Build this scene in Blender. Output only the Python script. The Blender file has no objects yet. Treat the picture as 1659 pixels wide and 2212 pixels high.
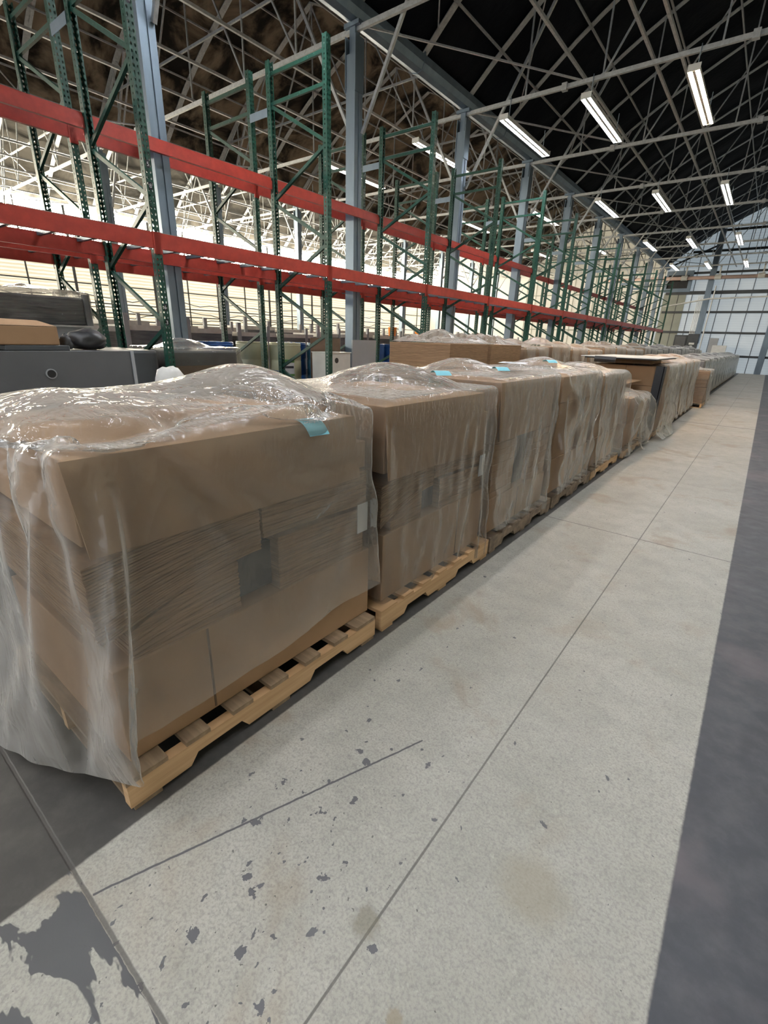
import bpy, math, random
from mathutils import Vector, Matrix, noise
sc = bpy.context.scene
COL = sc.collection
random.seed(7)
# ------------------------------------------------------------------ camera
cd = bpy.data.cameras.new('camera'); cam = bpy.data.objects.new('camera', cd); COL.objects.link(cam)
RR = ((0.78624639, 0.24134231, -0.56883257), (0.61706228, -0.25837401, 0.74328798), (0.03241529, -0.93541261, -0.35206887))
m4 = Matrix.Identity(4)
for i in range(3):
    m4[i][0] = RR[i][0]; m4[i][1] = -RR[i][1]; m4[i][2] = -RR[i][2]
m4[2][3] = 1.43
cam.matrix_world = m4
cd.sensor_fit = 'HORIZONTAL'; cd.sensor_width = 36; cd.lens = 36 * 1004 / 1659; cd.clip_start = .02; cd.clip_end = 200
sc.camera = cam
# ------------------------------------------------------------------ light and exposure
W = bpy.data.worlds.new('world'); sc.world = W; W.use_nodes = True
W.node_tree.nodes['Background'].inputs[0].default_value = (.90, .95, 1.0, 1)
W.node_tree.nodes['Background'].inputs[1].default_value = .50
sc.view_settings.view_transform = 'Standard'; sc.view_settings.look = 'None'
sc.view_settings.exposure = 1.4; sc.view_settings.gamma = 1; sc.view_settings.use_curve_mapping = False
sc.cycles.transparent_max_bounces = 20; sc.cycles.max_bounces = 6; sc.cycles.diffuse_bounces = 4; sc.cycles.glossy_bounces = 3; sc.cycles.use_adaptive_sampling = True; sc.cycles.adaptive_threshold = .04; sc.cycles.sample_clamp_indirect = 6
sc.cycles.caustics_reflective = False; sc.cycles.caustics_refractive = False
LAMP_DIM, LAMP_ON, LAMP_WARM, LAMP_LEFT = 14.0, 44.0, 140.0, 26.0
WALL_BAND, WALL_LOW, WALL_END, WALL_ENDL = 24.0, .5, .13, .16
# ------------------------------------------------------------------ materials
def new_mat(name):
    m = bpy.data.materials.new(name); m.use_nodes = True
    nt = m.node_tree; b = nt.nodes['Principled BSDF']
    return m, nt, b
def link(nt, a, b): nt.links.new(a, b)
def nd(nt, t, **kw):
    n = nt.nodes.new(t)
    for k, v in kw.items():
        if k in n.inputs: n.inputs[k].default_value = v
        else: setattr(n, k, v)
    return n
def math_(nt, op, a, b=0.0, c=0.0):
    n = nt.nodes.new('ShaderNodeMath'); n.operation = op
    for i, v in enumerate((a, b, c)):
        if hasattr(v, 'links'): nt.links.new(v, n.inputs[i])
        else: n.inputs[i].default_value = v
    return n.outputs[0]
def mixc(nt, f, a, b):
    n = nt.nodes.new('ShaderNodeMix'); n.data_type = 'RGBA'
    for i, v in ((0, f), (6, a), (7, b)):
        if hasattr(v, 'links'): nt.links.new(v, n.inputs[i])
        elif i == 0: n.inputs[0].default_value = v
        else: n.inputs[i].default_value = (*v, 1)
    return n.outputs[2]
def coords(nt): return nt.nodes.new('ShaderNodeTexCoord').outputs['Object']
def noise_(nt, vec, scale, detail=3, rough=.5, dist=0., sc3=None):
    if sc3:
        mp = nd(nt, 'ShaderNodeMapping'); mp.inputs['Scale'].default_value = sc3; link(nt, vec, mp.inputs['Vector']); vec = mp.outputs[0]
    n = nd(nt, 'ShaderNodeTexNoise', Scale=scale, Detail=detail, Roughness=rough, Distortion=dist); link(nt, vec, n.inputs['Vector'])
    return n.outputs[0]
def ramp(nt, f, lo, hi):
    n = nd(nt, 'ShaderNodeMapRange', interpolation_type='SMOOTHSTEP'); link(nt, f, n.inputs[0])
    n.inputs[1].default_value = lo; n.inputs[2].default_value = hi
    return n.outputs[0]
def bump(nt, h, strength, dist, b):
    n = nd(nt, 'ShaderNodeBump', Strength=strength, Distance=dist); link(nt, h, n.inputs['Height']); link(nt, n.outputs[0], b.inputs['Normal'])
def simple(name, col, col2=None, scale=8, rough=.6, metal=0., sc3=None, bmp=0., detail=4):
    m, nt, b = new_mat(name); b.inputs['Roughness'].default_value = rough; b.inputs['Metallic'].default_value = metal
    v = coords(nt); f = noise_(nt, v, scale, detail, .6, 0, sc3)
    link(nt, mixc(nt, ramp(nt, f, .3, .7), col, col2 or tuple(c * .72 for c in col)), b.inputs['Base Color'])
    if bmp: bump(nt, f, bmp, .01, b)
    return m
def emissive(name, col, strength, base=(.8, .8, .8)):
    m, nt, b = new_mat(name); b.inputs['Base Color'].default_value = (*base, 1)
    b.inputs['Emission Color'].default_value = (*col, 1); b.inputs['Emission Strength'].default_value = strength
    return m
M = {}
M['galv'] = simple('galvanised_steel', (.235, .30, .37), (.20, .255, .315), 5, .45, .6, (1, 1, .3))
M['pipe'] = simple('pipe_steel', (.55, .57, .58), (.42, .435, .445), 20, .5, .35)
M['red'] = simple('red_beam_paint', (.47, .05, .032), (.36, .036, .025), 10, .42)
M['white'] = simple('white_enamel', (.78, .78, .76), (.70, .70, .68), 5, .4)
M['card'] = simple('brown_cardboard', (.40, .245, .135), (.345, .21, .115), 3, .85)
M['edge'] = simple('corrugated_edges', (.36, .22, .12), (.24, .145, .08), 60, .9, 0, (.12, .12, 2.2))
M['dcard'] = simple('dark_cardboard', (.20, .135, .09), (.15, .10, .065), 3, .9)
M['black'] = simple('black_plastic', (.018, .018, .02), (.03, .03, .032), 6, .45)
M['grey'] = simple('grey_laminate', (.125, .128, .135), (.105, .108, .114), 2.5, .55)
M['lgrey'] = simple('light_grey_board', (.40, .41, .43), (.36, .37, .39), 2, .6)
M['dwrap'] = simple('dark_stretch_wrap', (.075, .078, .088), (.16, .16, .17), 7, .28, 0, (1, .5, 6))
M['gwrap'] = simple('grey_stretch_wrap', (.26, .27, .30), (.13, .135, .15), 5, .25, 0, (1, 1, .6), .6)
M['wood'] = simple('pallet_wood', (.62, .40, .215), (.46, .28, .135), 4, .8, 0, (1.5, .35, 8))
M['wood2'] = simple('weathered_board', (.36, .255, .155), (.20, .135, .08), 4, .85, 0, (.5, 4, 4))
M['woodg'] = simple('old_grey_wood', (.27, .20, .135), (.14, .10, .07), 4, .85, 0, (.6, 3, 4))
M['blue'] = simple('blue_drum_plastic', (.022, .10, .34), (.016, .075, .27), 3, .38)
M['teal'] = simple('teal_drum_plastic', (.045, .17, .27), (.035, .13, .22), 3, .4)
M['cream'] = simple('cream_drum_plastic', (.62, .62, .42), (.55, .55, .37), 3, .4)
M['tag'] = simple('blue_paper', (.22, .58, .66), (.18, .52, .62), 6, .7)
M['paper'] = simple('white_paper', (.72, .72, .74), (.66, .66, .68), 6, .6)
M['ink'] = simple('dark_ink', (.02, .02, .03), None, 6, .6)
M['label_green'] = simple('green_print', (.16, .36, .10), None, 6, .6)
M['bagw'] = simple('white_bag_film', (.74, .72, .68), (.62, .60, .56), 6, .35, 0, None, .5)
M['pinkpipe'] = simple('pinkish_duct', (.62, .45, .40), (.52, .38, .34), 3, .6)
M['orange'] = simple('orange_plastic', (.75, .25, .03), None, 4, .5)
M['boardgreen'] = simple('grey_green_board', (.36, .38, .33), (.32, .34, .295), 2, .7)
M['panelgrey'] = simple('panel_grey', (.075, .082, .09), (.06, .066, .074), 3, .5)
M['wire'] = simple('zinc_wire', (.42, .42, .41), (.3, .3, .3), 20, .5, .5)

def make_green():
    m, nt, b = new_mat('green_rack_paint'); b.inputs['Roughness'].default_value = .42
    v = coords(nt)
    f = noise_(nt, v, 22, 5)
    c1 = mixc(nt, ramp(nt, f, .3, .7), (.008, .074, .050), (.005, .050, .034))
    chips = ramp(nt, noise_(nt, v, 70, 2, .5, 0, (1, 1, .35)), .70, .74)
    link(nt, mixc(nt, chips, c1, (.30, .34, .32)), b.inputs['Base Color'])
    return m
M['green'] = make_green()
def make_post():
    """green upright with teardrop holes cut in its faces: two columns, every 50 mm"""
    m = make_green().copy(); m.name = 'punched_green_upright'; nt = m.node_tree; b = nt.nodes['Principled BSDF']
    v = coords(nt); s = nd(nt, 'ShaderNodeSeparateXYZ'); link(nt, v, s.inputs[0]); x, y, z = s.outputs
    zz = math_(nt, 'SUBTRACT', math_(nt, 'PINGPONG', z, .0254), .0127)      # -.0127 .. .0127
    zz2 = math_(nt, 'SUBTRACT', math_(nt, 'FRACT', math_(nt, 'DIVIDE', z, .0508)), .5)
    zd = math_(nt, 'MULTIPLY', zz2, .0508)
    yy = math_(nt, 'SUBTRACT', math_(nt, 'ABSOLUTE', y), .019)
    d = math_(nt, 'ADD', math_(nt, 'POWER', math_(nt, 'DIVIDE', yy, .0085), 2.0), math_(nt, 'POWER', math_(nt, 'DIVIDE', zd, .0135), 2.0))
    face = math_(nt, 'LESS_THAN', d, 1.0)
    # side faces: one slot column in the middle of the flange
    xx = math_(nt, 'SUBTRACT', math_(nt, 'ABSOLUTE', x), .040)
    d2 = math_(nt, 'ADD', math_(nt, 'POWER', math_(nt, 'DIVIDE', xx, .008), 2.0), math_(nt, 'POWER', math_(nt, 'DIVIDE', zd, .011), 2.0))
    side = math_(nt, 'MULTIPLY', math_(nt, 'LESS_THAN', d2, 1.0), math_(nt, 'GREATER_THAN', math_(nt, 'ABSOLUTE', y), .034))
    hole = math_(nt, 'MAXIMUM', face, side)
    tr = nd(nt, 'ShaderNodeBsdfTransparent'); mx = nd(nt, 'ShaderNodeMixShader')
    link(nt, hole, mx.inputs[0]); link(nt, b.outputs[0], mx.inputs[1]); link(nt, tr.outputs[0], mx.inputs[2])
    link(nt, mx.outputs[0], nt.nodes['Material Output'].inputs[0])
    return m
M['post'] = make_post()

def make_film(name, milk, tint=(.90, .855, .785), bs=.24, pw=3.0, top=.78):
    m = bpy.data.materials.new(name); m.use_nodes = True; nt = m.node_tree; nt.nodes.remove(nt.nodes['Principled BSDF'])
    v = coords(nt)
    n1 = noise_(nt, v, 5, 2, .5, .8, (2.2, 1.6, .55))
    def ridge(n): return math_(nt, 'SUBTRACT', 1.0, math_(nt, 'ABSOLUTE', math_(nt, 'SUBTRACT', math_(nt, 'MULTIPLY', n, 2.0), 1.0)))
    n2 = math_(nt, 'POWER', ridge(noise_(nt, v, 3.2, 2, .45, 1.0, (1.6, 1.2, .7))), 6.0)
    n3 = math_(nt, 'POWER', ridge(noise_(nt, v, 9, 2, .5, .8, (1.2, 1.8, .5))), 5.0)
    h = math_(nt, 'ADD', math_(nt, 'MULTIPLY', n1, .8), math_(nt, 'ADD', math_(nt, 'MULTIPLY', n2, .22), math_(nt, 'MULTIPLY', n3, .10)))
    sz = nd(nt, 'ShaderNodeSeparateXYZ'); link(nt, v, sz.inputs[0]); zz = sz.outputs[2]
    edge = math_(nt, 'MULTIPLY', ramp(nt, zz, .98, 1.10), math_(nt, 'SUBTRACT', 1.0, ramp(nt, zz, 1.17, 1.23)))     # crumpled where the film bends over the load's top edge
    n4 = math_(nt, 'POWER', ridge(noise_(nt, v, 20, 2, .5, .6, (.6, 1.3, .35))), 3.0)
    h = math_(nt, 'ADD', h, math_(nt, 'MULTIPLY', math_(nt, 'MULTIPLY', edge, n4), .5))
    bp = nd(nt, 'ShaderNodeBump', Strength=bs, Distance=.06); link(nt, h, bp.inputs['Height'])
    tr = nd(nt, 'ShaderNodeBsdfTransparent'); tr.inputs[0].default_value = (.985, .98, .97, 1)
    di = nd(nt, 'ShaderNodeBsdfDiffuse'); di.inputs[0].default_value = (*tint, 1)
    tl = nd(nt, 'ShaderNodeBsdfTranslucent'); tl.inputs[0].default_value = (*tint, 1)
    for q in (di, tl): link(nt, bp.outputs[0], q.inputs['Normal'])
    mk = nd(nt, 'ShaderNodeMixShader'); mk.inputs[0].default_value = .28
    link(nt, di.outputs[0], mk.inputs[1]); link(nt, tl.outputs[0], mk.inputs[2])
    lw = nd(nt, 'ShaderNodeLayerWeight', Blend=.5)
    fac = math_(nt, 'ADD', milk, math_(nt, 'MULTIPLY', math_(nt, 'POWER', lw.outputs['Facing'], pw), top - milk))
    m1 = nd(nt, 'ShaderNodeMixShader'); link(nt, fac, m1.inputs[0]); link(nt, tr.outputs[0], m1.inputs[1]); link(nt, mk.outputs[0], m1.inputs[2])
    gl = nd(nt, 'ShaderNodeBsdfGlossy', Roughness=.07); link(nt, bp.outputs[0], gl.inputs['Normal'])
    fr = nd(nt, 'ShaderNodeFresnel', IOR=1.5); link(nt, bp.outputs[0], fr.inputs['Normal'])
    m2 = nd(nt, 'ShaderNodeMixShader'); link(nt, math_(nt, 'MINIMUM', math_(nt, 'MULTIPLY', fr.outputs[0], 1.1), .7), m2.inputs[0])
    link(nt, m1.outputs[0], m2.inputs[1]); link(nt, gl.outputs[0], m2.inputs[2])
    link(nt, m2.outputs[0], nt.nodes['Material Output'].inputs[0])
    return m
M['film'] = make_film('clear_plastic_film', .06)
M['film1'] = make_film('milky_plastic_film', .115, pw=2.4, top=.92); M['film2'] = make_film('cloudy_plastic_film', .12, pw=2.6, top=.85)

def make_liner(nm, ca, cb):
    m, nt, b = new_mat(nm); b.inputs['Roughness'].default_value = .62
    b.inputs['Specular IOR Level'].default_value = .05
    v = coords(nt); f = noise_(nt, v, .8, 5, .6, .6); g = noise_(nt, v, 6, 3)
    c = mixc(nt, ramp(nt, f, .40, .62), ca, cb)
    link(nt, c, b.inputs['Base Color']); bump(nt, g, .3, .05, b)
    return m
M['liner'] = make_liner('shaded_roof_liner', (.005, .006, .009), (.009, .010, .013)); M['liner_lit'] = make_liner('lit_roof_liner', (.02, .018, .016), (.27, .21, .15)); M['liner_dimmed'] = make_liner('dimmed_roof_liner', (.02, .02, .018), (.075, .07, .06))  # one liner in three tones

def make_floor():
    m, nt, b = new_mat('worn_concrete_floor')
    v = coords(nt); s = nd(nt, 'ShaderNodeSeparateXYZ'); link(nt, v, s.inputs[0]); x, y, z = s.outputs
    big = noise_(nt, v, .9, 5, .6); mid = noise_(nt, v, 7, 5, .65); fine = noise_(nt, v, 130, 2, .6)
    wob = math_(nt, 'MULTIPLY', math_(nt, 'SUBTRACT', noise_(nt, v, 30, 3), .5), .006)
    xw = math_(nt, 'ADD', x, wob); yw = math_(nt, 'ADD', y, wob)
    c = mixc(nt, ramp(nt, big, .35, .65), (.36, .345, .30), (.44, .42, .37))
    c = mixc(nt, math_(nt, 'MULTIPLY', ramp(nt, mid, .35, .75), .45), c, (.27, .265, .235))
    c = mixc(nt, math_(nt, 'MULTIPLY', ramp(nt, fine, .40, .70), .5), c, (.20, .195, .18))
    c = mixc(nt, math_(nt, 'MULTIPLY', ramp(nt, noise_(nt, v, 48, 3, .7), .50, .68), .38), c, (.19, .185, .165))
    c = mixc(nt, math_(nt, 'MULTIPLY', ramp(nt, noise_(nt, v, 62, 3, .7, 0, (1.1, .9, 1)), .56, .72), .35), c, (.55, .53, .48))
    # brown stains with their own outline
    st = noise_(nt, v, 1.7, 4, .6, .4)
    c = mixc(nt, math_(nt, 'MULTIPLY', ramp(nt, st, .55, .68), .45), c, (.24, .17, .105))
    # paint chips left on the worn strip, thicker where the strip meets the near joint
    near = math_(nt, 'SUBTRACT', 1.0, ramp(nt, y, .2, 2.6))
    left = math_(nt, 'SUBTRACT', 1.0, ramp(nt, math_(nt, 'ABSOLUTE', math_(nt, 'ADD', x, .75)), .05, .55))
    dens = math_(nt, 'MULTIPLY', math_(nt, 'MULTIPLY', near, left), .075)
    chip = noise_(nt, v, 26, 3, .55, .3, (1, .8, 1))
    clump = noise_(nt, v, 4.5, 2)
    chipm = ramp(nt, math_(nt, 'ADD', math_(nt, 'ADD', chip, dens), math_(nt, 'MULTIPLY', clump, .16)), .80, .815)
    c = mixc(nt, chipm, c, (.105, .105, .112))
    spk = ramp(nt, math_(nt, 'ADD', noise_(nt, v, 75, 2, .5, .2), math_(nt, 'MULTIPLY', dens, .5)), .745, .765)
    c = mixc(nt, math_(nt, 'MULTIPLY', spk, .85), c, (.09, .085, .08))
    # grey floor paint: right lane, under the pallets, and peeling patches this side of the joint
    pn = noise_(nt, v, 9, 5, .65)
    paintR = mixc(nt, ramp(nt, pn, .35, .72), (.034, .037, .046), (.060, .061, .070))
    paintR = mixc(nt, math_(nt, 'MULTIPLY', ramp(nt, noise_(nt, v, 1.1, 4, .6), .52, .66), .55), paintR, (.13, .105, .115))
    paintL = mixc(nt, ramp(nt, pn, .35, .72), (.040, .038, .035), (.065, .061, .055))
    mR = ramp(nt, xw, .142, .152)
    mL = math_(nt, 'SUBTRACT', 1.0, ramp(nt, xw, -1.195, -1.185))
    rot = nd(nt, 'ShaderNodeMapping'); rot.inputs['Rotation'].default_value = (0, 0, .55); rot.inputs['Scale'].default_value = (2.0, 5.2, 1); rot.inputs['Location'].default_value = (.35, .1, 0); link(nt, v, rot.inputs['Vector'])
    pt = noise_(nt, rot.outputs[0], 1.35, 4, .55, .35)
    mP = math_(nt, 'MULTIPLY', math_(nt, 'MULTIPLY', ramp(nt, pt, .475, .49), math_(nt, 'LESS_THAN', yw, .165)),
               math_(nt, 'SUBTRACT', 1.0, ramp(nt, math_(nt, 'ADD', x, math_(nt, 'MULTIPLY', y, -.6)), -.72, -.70)))
    c = mixc(nt, mP, c, (.075, .076, .080))
    c = mixc(nt, mL, c, paintL); c = mixc(nt, mR, c, paintR)
    # joints
    def line(d, w): return math_(nt, 'SUBTRACT', 1.0, ramp(nt, math_(nt, 'ABSOLUTE', d), w * .5, w * 1.3))
    js = line(math_(nt, 'ADD', x, .45), .0035)
    xwb = math_(nt, 'MULTIPLY', wob, .6)
    for yj in (.172, 3.92, 7.67, 11.42, 15.7, 19.4, 23.2, 27):
        js = math_(nt, 'MAXIMUM', js, line(math_(nt, 'ADD', math_(nt, 'SUBTRACT', y, yj), xwb), .006 if yj < 10 else .03))
    js = math_(nt, 'MAXIMUM', js, math_(nt, 'MULTIPLY', line(math_(nt, 'SUBTRACT', y, 6.03), .004), .5))
    c = mixc(nt, math_(nt, 'MULTIPLY', js, .8), c, (.07, .065, .06))
    # the painted-over saw line running off at an angle
    ax, ay, bx_, by_ = -1.08, .18, -.68, 1.18; L = math.hypot(bx_ - ax, by_ - ay); ux, uy = (bx_ - ax) / L, (by_ - ay) / L
    dx = math_(nt, 'SUBTRACT', xw, ax); dy = math_(nt, 'SUBTRACT', y, ay)
    across = math_(nt, 'SUBTRACT', math_(nt, 'MULTIPLY', dx, uy), math_(nt, 'MULTIPLY', dy, ux))
    along = math_(nt, 'ADD', math_(nt, 'MULTIPLY', dx, ux), math_(nt, 'MULTIPLY', dy, uy))
    lm = math_(nt, 'MULTIPLY', line(across, .0038), math_(nt, 'MULTIPLY', math_(nt, 'GREATER_THAN', along, 0.), math_(nt, 'LESS_THAN', along, L)))
    c = mixc(nt, lm, c, (.08, .08, .085))
    # a few single flakes
    for (fx, fy, fr_) in ((-.905, .585, .016), (-.80, .47, .014), (-.72, .83, .012), (-.63, .60, .012), (-.79, .30, .02), (-.55, .32, .014), (-.36, .26, .016), (-.42, .56, .012), (-.95, .73, .012), (-.78, .97, .018), (-.83, .99, .012), (-.2, 1.15, .008), (-.60, 1.10, .012)):
        q = nd(nt, 'ShaderNodeVectorMath', operation='DISTANCE'); link(nt, v, q.inputs[0]); q.inputs[1].default_value = (fx, fy, 0)
        dd = math_(nt, 'ADD', q.outputs['Value'], math_(nt, 'MULTIPLY', math_(nt, 'SUBTRACT', noise_(nt, v, 55, 3, .6), .5), .055))
        c = mixc(nt, math_(nt, 'SUBTRACT', 1.0, ramp(nt, dd, fr_ * .75, fr_ * .85)), c, (.10, .10, .108))
    for (fx, fy, fr_, cc_) in ((-.47, .60, .05, (.15, .13, .09)), (-.16, .95, .13, (.27, .235, .175)), (-.30, .50, .03, (.24, .19, .12))):
        q = nd(nt, 'ShaderNodeVectorMath', operation='DISTANCE'); link(nt, v, q.inputs[0]); q.inputs[1].default_value = (fx, fy, 0)
        dd = math_(nt, 'ADD', q.outputs['Value'], math_(nt, 'MULTIPLY', math_(nt, 'SUBTRACT', noise_(nt, v, 24, 4, .65), .5), .09))
        c = mixc(nt, math_(nt, 'MULTIPLY', math_(nt, 'SUBTRACT', 1.0, ramp(nt, dd, fr_ * .3, fr_)), .6), c, cc_)
    link(nt, c, b.inputs['Base Color'])
    r = nd(nt, 'ShaderNodeMapRange'); link(nt, mid, r.inputs[0]); r.inputs[3].default_value = .42; r.inputs[4].default_value = .70
    link(nt, r.outputs[0], b.inputs['Roughness'])
    hh = math_(nt, 'SUBTRACT', math_(nt, 'ADD', math_(nt, 'MULTIPLY', fine, .12), math_(nt, 'MULTIPLY', chipm, .15)), js)
    bump(nt, hh, .35, .004, b)
    return m
M['floor'] = make_floor()

def make_glow_wall(name, col, col2, strength, lines=(0, 0, 0), lw=.06):
    """daylight coming through corrugated translucent sheet; sheet laps show as slightly dimmer lines"""
    m, nt, b = new_mat(name); b.inputs['Base Color'].default_value = (.40, .40, .40, 1); b.inputs['Roughness'].default_value = .5
    v = coords(nt); f = noise_(nt, v, 1.2, 3, .5, 0, (1, .35, 2.5))
    w = nd(nt, 'ShaderNodeTexWave', Scale=2.2); w.bands_direction = 'Z'; link(nt, v, w.inputs['Vector']); w.inputs['Distortion'].default_value = 1.5; w.inputs['Detail'].default_value = 2
    ff = math_(nt, 'MULTIPLY', math_(nt, 'ADD', f, w.outputs['Fac']), .5)
    c = mixc(nt, ramp(nt, ff, .25, .75), col, col2)
    link(nt, c, b.inputs['Emission Color']); b.inputs['Emission Strength'].default_value = strength
    return m
M['gl_side'] = make_glow_wall('translucent_side_sheet', (1, .90, .66), (.62, .52, .34), WALL_LOW)
M['gl_band'] = emissive('clear_side_glazing', (1, .88, .68), WALL_BAND)
M['gl_end'] = make_glow_wall('translucent_end_sheet', (.80, .93, 1), (.62, .76, .86), WALL_END)
M['gl_endl'] = make_glow_wall('cream_end_sheet', (1, .90, .66), (.85, .75, .53), WALL_ENDL)
M['tube_dim'] = emissive('lamp_tube_cool', (.92, .95, 1), LAMP_ON)
M['tube_far'] = emissive('lamp_tube_far', (.95, .96, 1), LAMP_DIM)
M['tube_warm'] = emissive('lamp_tube_warm', (1, .66, .36), LAMP_WARM)
M['tube_left'] = emissive('lamp_tube_left', (1, .95, .86), LAMP_LEFT)
# ------------------------------------------------------------------ mesh helpers
class MB:
    def __init__(s): s.v = []; s.f = []; s.mi = []; s.cur = 0
    def _add(s, vs, fs):
        o = len(s.v); s.v += [tuple(q) for q in vs]
        for f in fs: s.f.append(tuple(o + i for i in f)); s.mi.append(s.cur)
    def box(s, x0, x1, y0, y1, z0, z1):
        s._add([(x, y, z) for x in (x0, x1) for y in (y0, y1) for z in (z0, z1)],
               [(0, 1, 3, 2), (4, 6, 7, 5), (0, 4, 5, 1), (2, 3, 7, 6), (0, 2, 6, 4), (1, 5, 7, 3)]); return s
    def bar(s, p, q, w, h=None, up=(0, 0, 1)):
        h = h or w; p = Vector(p); q = Vector(q); d = (q - p).normalized(); u = Vector(up)
        if abs(d.dot(u)) > .98: u = Vector((1, 0, 0))
        a = d.cross(u).normalized(); b = a.cross(d)
        vs = [c + a * (i * w / 2) + b * (j * h / 2) for c in (p, q) for i in (-1, 1) for j in (-1, 1)]
        s._add(vs, [(0, 2, 3, 1), (4, 5, 7, 6), (0, 1, 5, 4), (2, 6, 7, 3), (0, 4, 6, 2), (1, 3, 7, 5)]); return s
    def tube(s, pts, r, n=8, caps=True):
        pts = [Vector(p) for p in pts]; k = len(pts); vs = []; fs = []
        for i, p in enumerate(pts):
            d = (pts[min(i + 1, k - 1)] - pts[max(i - 1, 0)]).normalized(); u = Vector((0, 0, 1)) if abs(d.z) < .95 else Vector((1, 0, 0))
            a = d.cross(u).normalized(); b = a.cross(d)
            vs += [p + (a * math.cos(t) + b * math.sin(t)) * r for t in (2 * math.pi * j / n for j in range(n))]
        for i in range(k - 1):
            for j in range(n): fs.append((i * n + j, i * n + (j + 1) % n, (i + 1) * n + (j + 1) % n, (i + 1) * n + j))
        if caps: fs += [tuple(range(n))[::-1], tuple((k - 1) * n + j for j in range(n))]
        s._add(vs, fs); return s
    def lathe(s, prof, n=28, cx=0, cy=0):
        vs = []; fs = []; k = len(prof)
        for r, z in prof: vs += [(cx + r * math.cos(2 * math.pi * j / n), cy + r * math.sin(2 * math.pi * j / n), z) for j in range(n)]
        for i in range(k - 1):
            for j in range(n): fs.append((i * n + j, i * n + (j + 1) % n, (i + 1) * n + (j + 1) % n, (i + 1) * n + j))
        fs += [tuple(range(n))[::-1], tuple((k - 1) * n + j for j in range(n))]
        s._add(vs, fs); return s
    def prism(s, prof, axis, a, b):
        """profile of 2-D points swept along an axis ('x','y','z') from a to b"""
        n = len(prof)
        def P(u, v, t): return {'y': (u, t, v), 'x': (t, u, v), 'z': (u, v, t)}[axis]
        s._add([P(u, v, a) for u, v in prof] + [P(u, v, b) for u, v in prof],
               [tuple(range(n))[::-1], tuple(range(n, 2 * n))] + [(i, (i + 1) % n, n + (i + 1) % n, n + i) for i in range(n)]); return s
    def mesh(s, name, mats):
        me = bpy.data.meshes.new(name); me.from_pydata(s.v, [], s.f)
        for mm in (mats if isinstance(mats, (list, tuple)) else [mats]): me.materials.append(mm)
        me.polygons.foreach_set('material_index', s.mi); me.update()
        return me
def obj(name, mb, mat, parent=None, smooth=False, bevel=0):
    me = mb if isinstance(mb, bpy.types.Mesh) else mb.mesh(name, mat)
    o = bpy.data.objects.new(name, me); COL.objects.link(o)
    if parent: o.parent = parent
    if smooth:
        for p in me.polygons: p.use_smooth = True
    if bevel:
        md = o.modifiers.new('bevel', 'BEVEL'); md.width = bevel; md.segments = 2; md.limit_method = 'ANGLE'
    return o
def tag(o, label, cat, group=None, kind=None):
    o['label'] = label; o['category'] = cat
    if group: o['group'] = group
    if kind: o['kind'] = kind
    return o
def thing(name, label, cat, loc=(0, 0, 0), rz=0, group=None):
    o = bpy.data.objects.new(name, None); COL.objects.link(o); o.empty_display_size = .1
    o.location = loc; o.rotation_euler = (0, 0, rz); return tag(o, label, cat, group)
def struct(name, mb, mat, label=None, smooth=False):
    o = obj(name, mb, mat, None, smooth); o['kind'] = 'structure'
    if label: o['label'] = label
    return o
def dup(root, loc, rz=0, label=None, group=None, scale=None):
    r = root.copy(); COL.objects.link(r); r.location = loc; r.rotation_euler = (0, 0, rz)
    if scale: r.scale = scale
    if label: r['label'] = label
    if group: r['group'] = group
    for ch in list(root.children):
        c = ch.copy(); COL.objects.link(c); c.parent = r
        for g in list(ch.children):
            d = g.copy(); COL.objects.link(d); d.parent = c
    return r
ORD = ['first', 'second', 'third', 'fourth', 'fifth', 'sixth', 'seventh', 'eighth', 'ninth', 'tenth', 'eleventh', 'twelfth', 'thirteenth', 'fourteenth', 'fifteenth', 'sixteenth', 'seventeenth', 'eighteenth', 'nineteenth', 'twentieth', 'twenty-first', 'twenty-second', 'twenty-third', 'twenty-fourth']
_tn = [0]
def trim(mb, mat, label, smooth=False):
    _tn[0] += 1; return struct('trim_%d' % _tn[0], mb, mat, label, smooth)
# ------------------------------------------------------------------ the building
YE, YN = 38.4, -7.3            # far end wall, near open end
XG, BW = -6.56, 9.5             # gutter line, bay width
GZ = 6.3
COLY = [3.69 + 3.655 * k for k in range(-3, 10)]
BAYS = [(XG, XG + BW, 'right-hand bay'), (XG - BW, XG, 'bay over the racks'), (XG - 2 * BW, XG - BW, 'outer left bay')]
PROF = [(0, 6.30), (.35, 6.62), (.8, 7.0), (1.6, 7.62), (2.3, 8.08), (3.06, 8.5), (3.8, 8.88), (4.4, 9.17), (4.75, 9.32)]
def arch(s):
    for (a, za), (b, zb) in zip(PROF, PROF[1:]):
        if s <= b + 1e-6: return za + (zb - za) * (s - a) / (b - a)
    return PROF[-1][1]
def roofz(x, xL): s = x - xL; return arch(min(s, BW - s))
fl = MB(); fl.box(-27, 6, -9, YE + .2, -.2, 0)
struct('floor', fl, M['floor'], 'worn concrete floor with a pale lane between grey painted strips')
SX = [0, .2, .45, .8, 1.2, 1.6, 2.1, 2.6, 3.06, 3.6, 4.1, 4.5, 4.75]; SX = SX + [BW - s for s in SX[-2::-1]]
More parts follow.
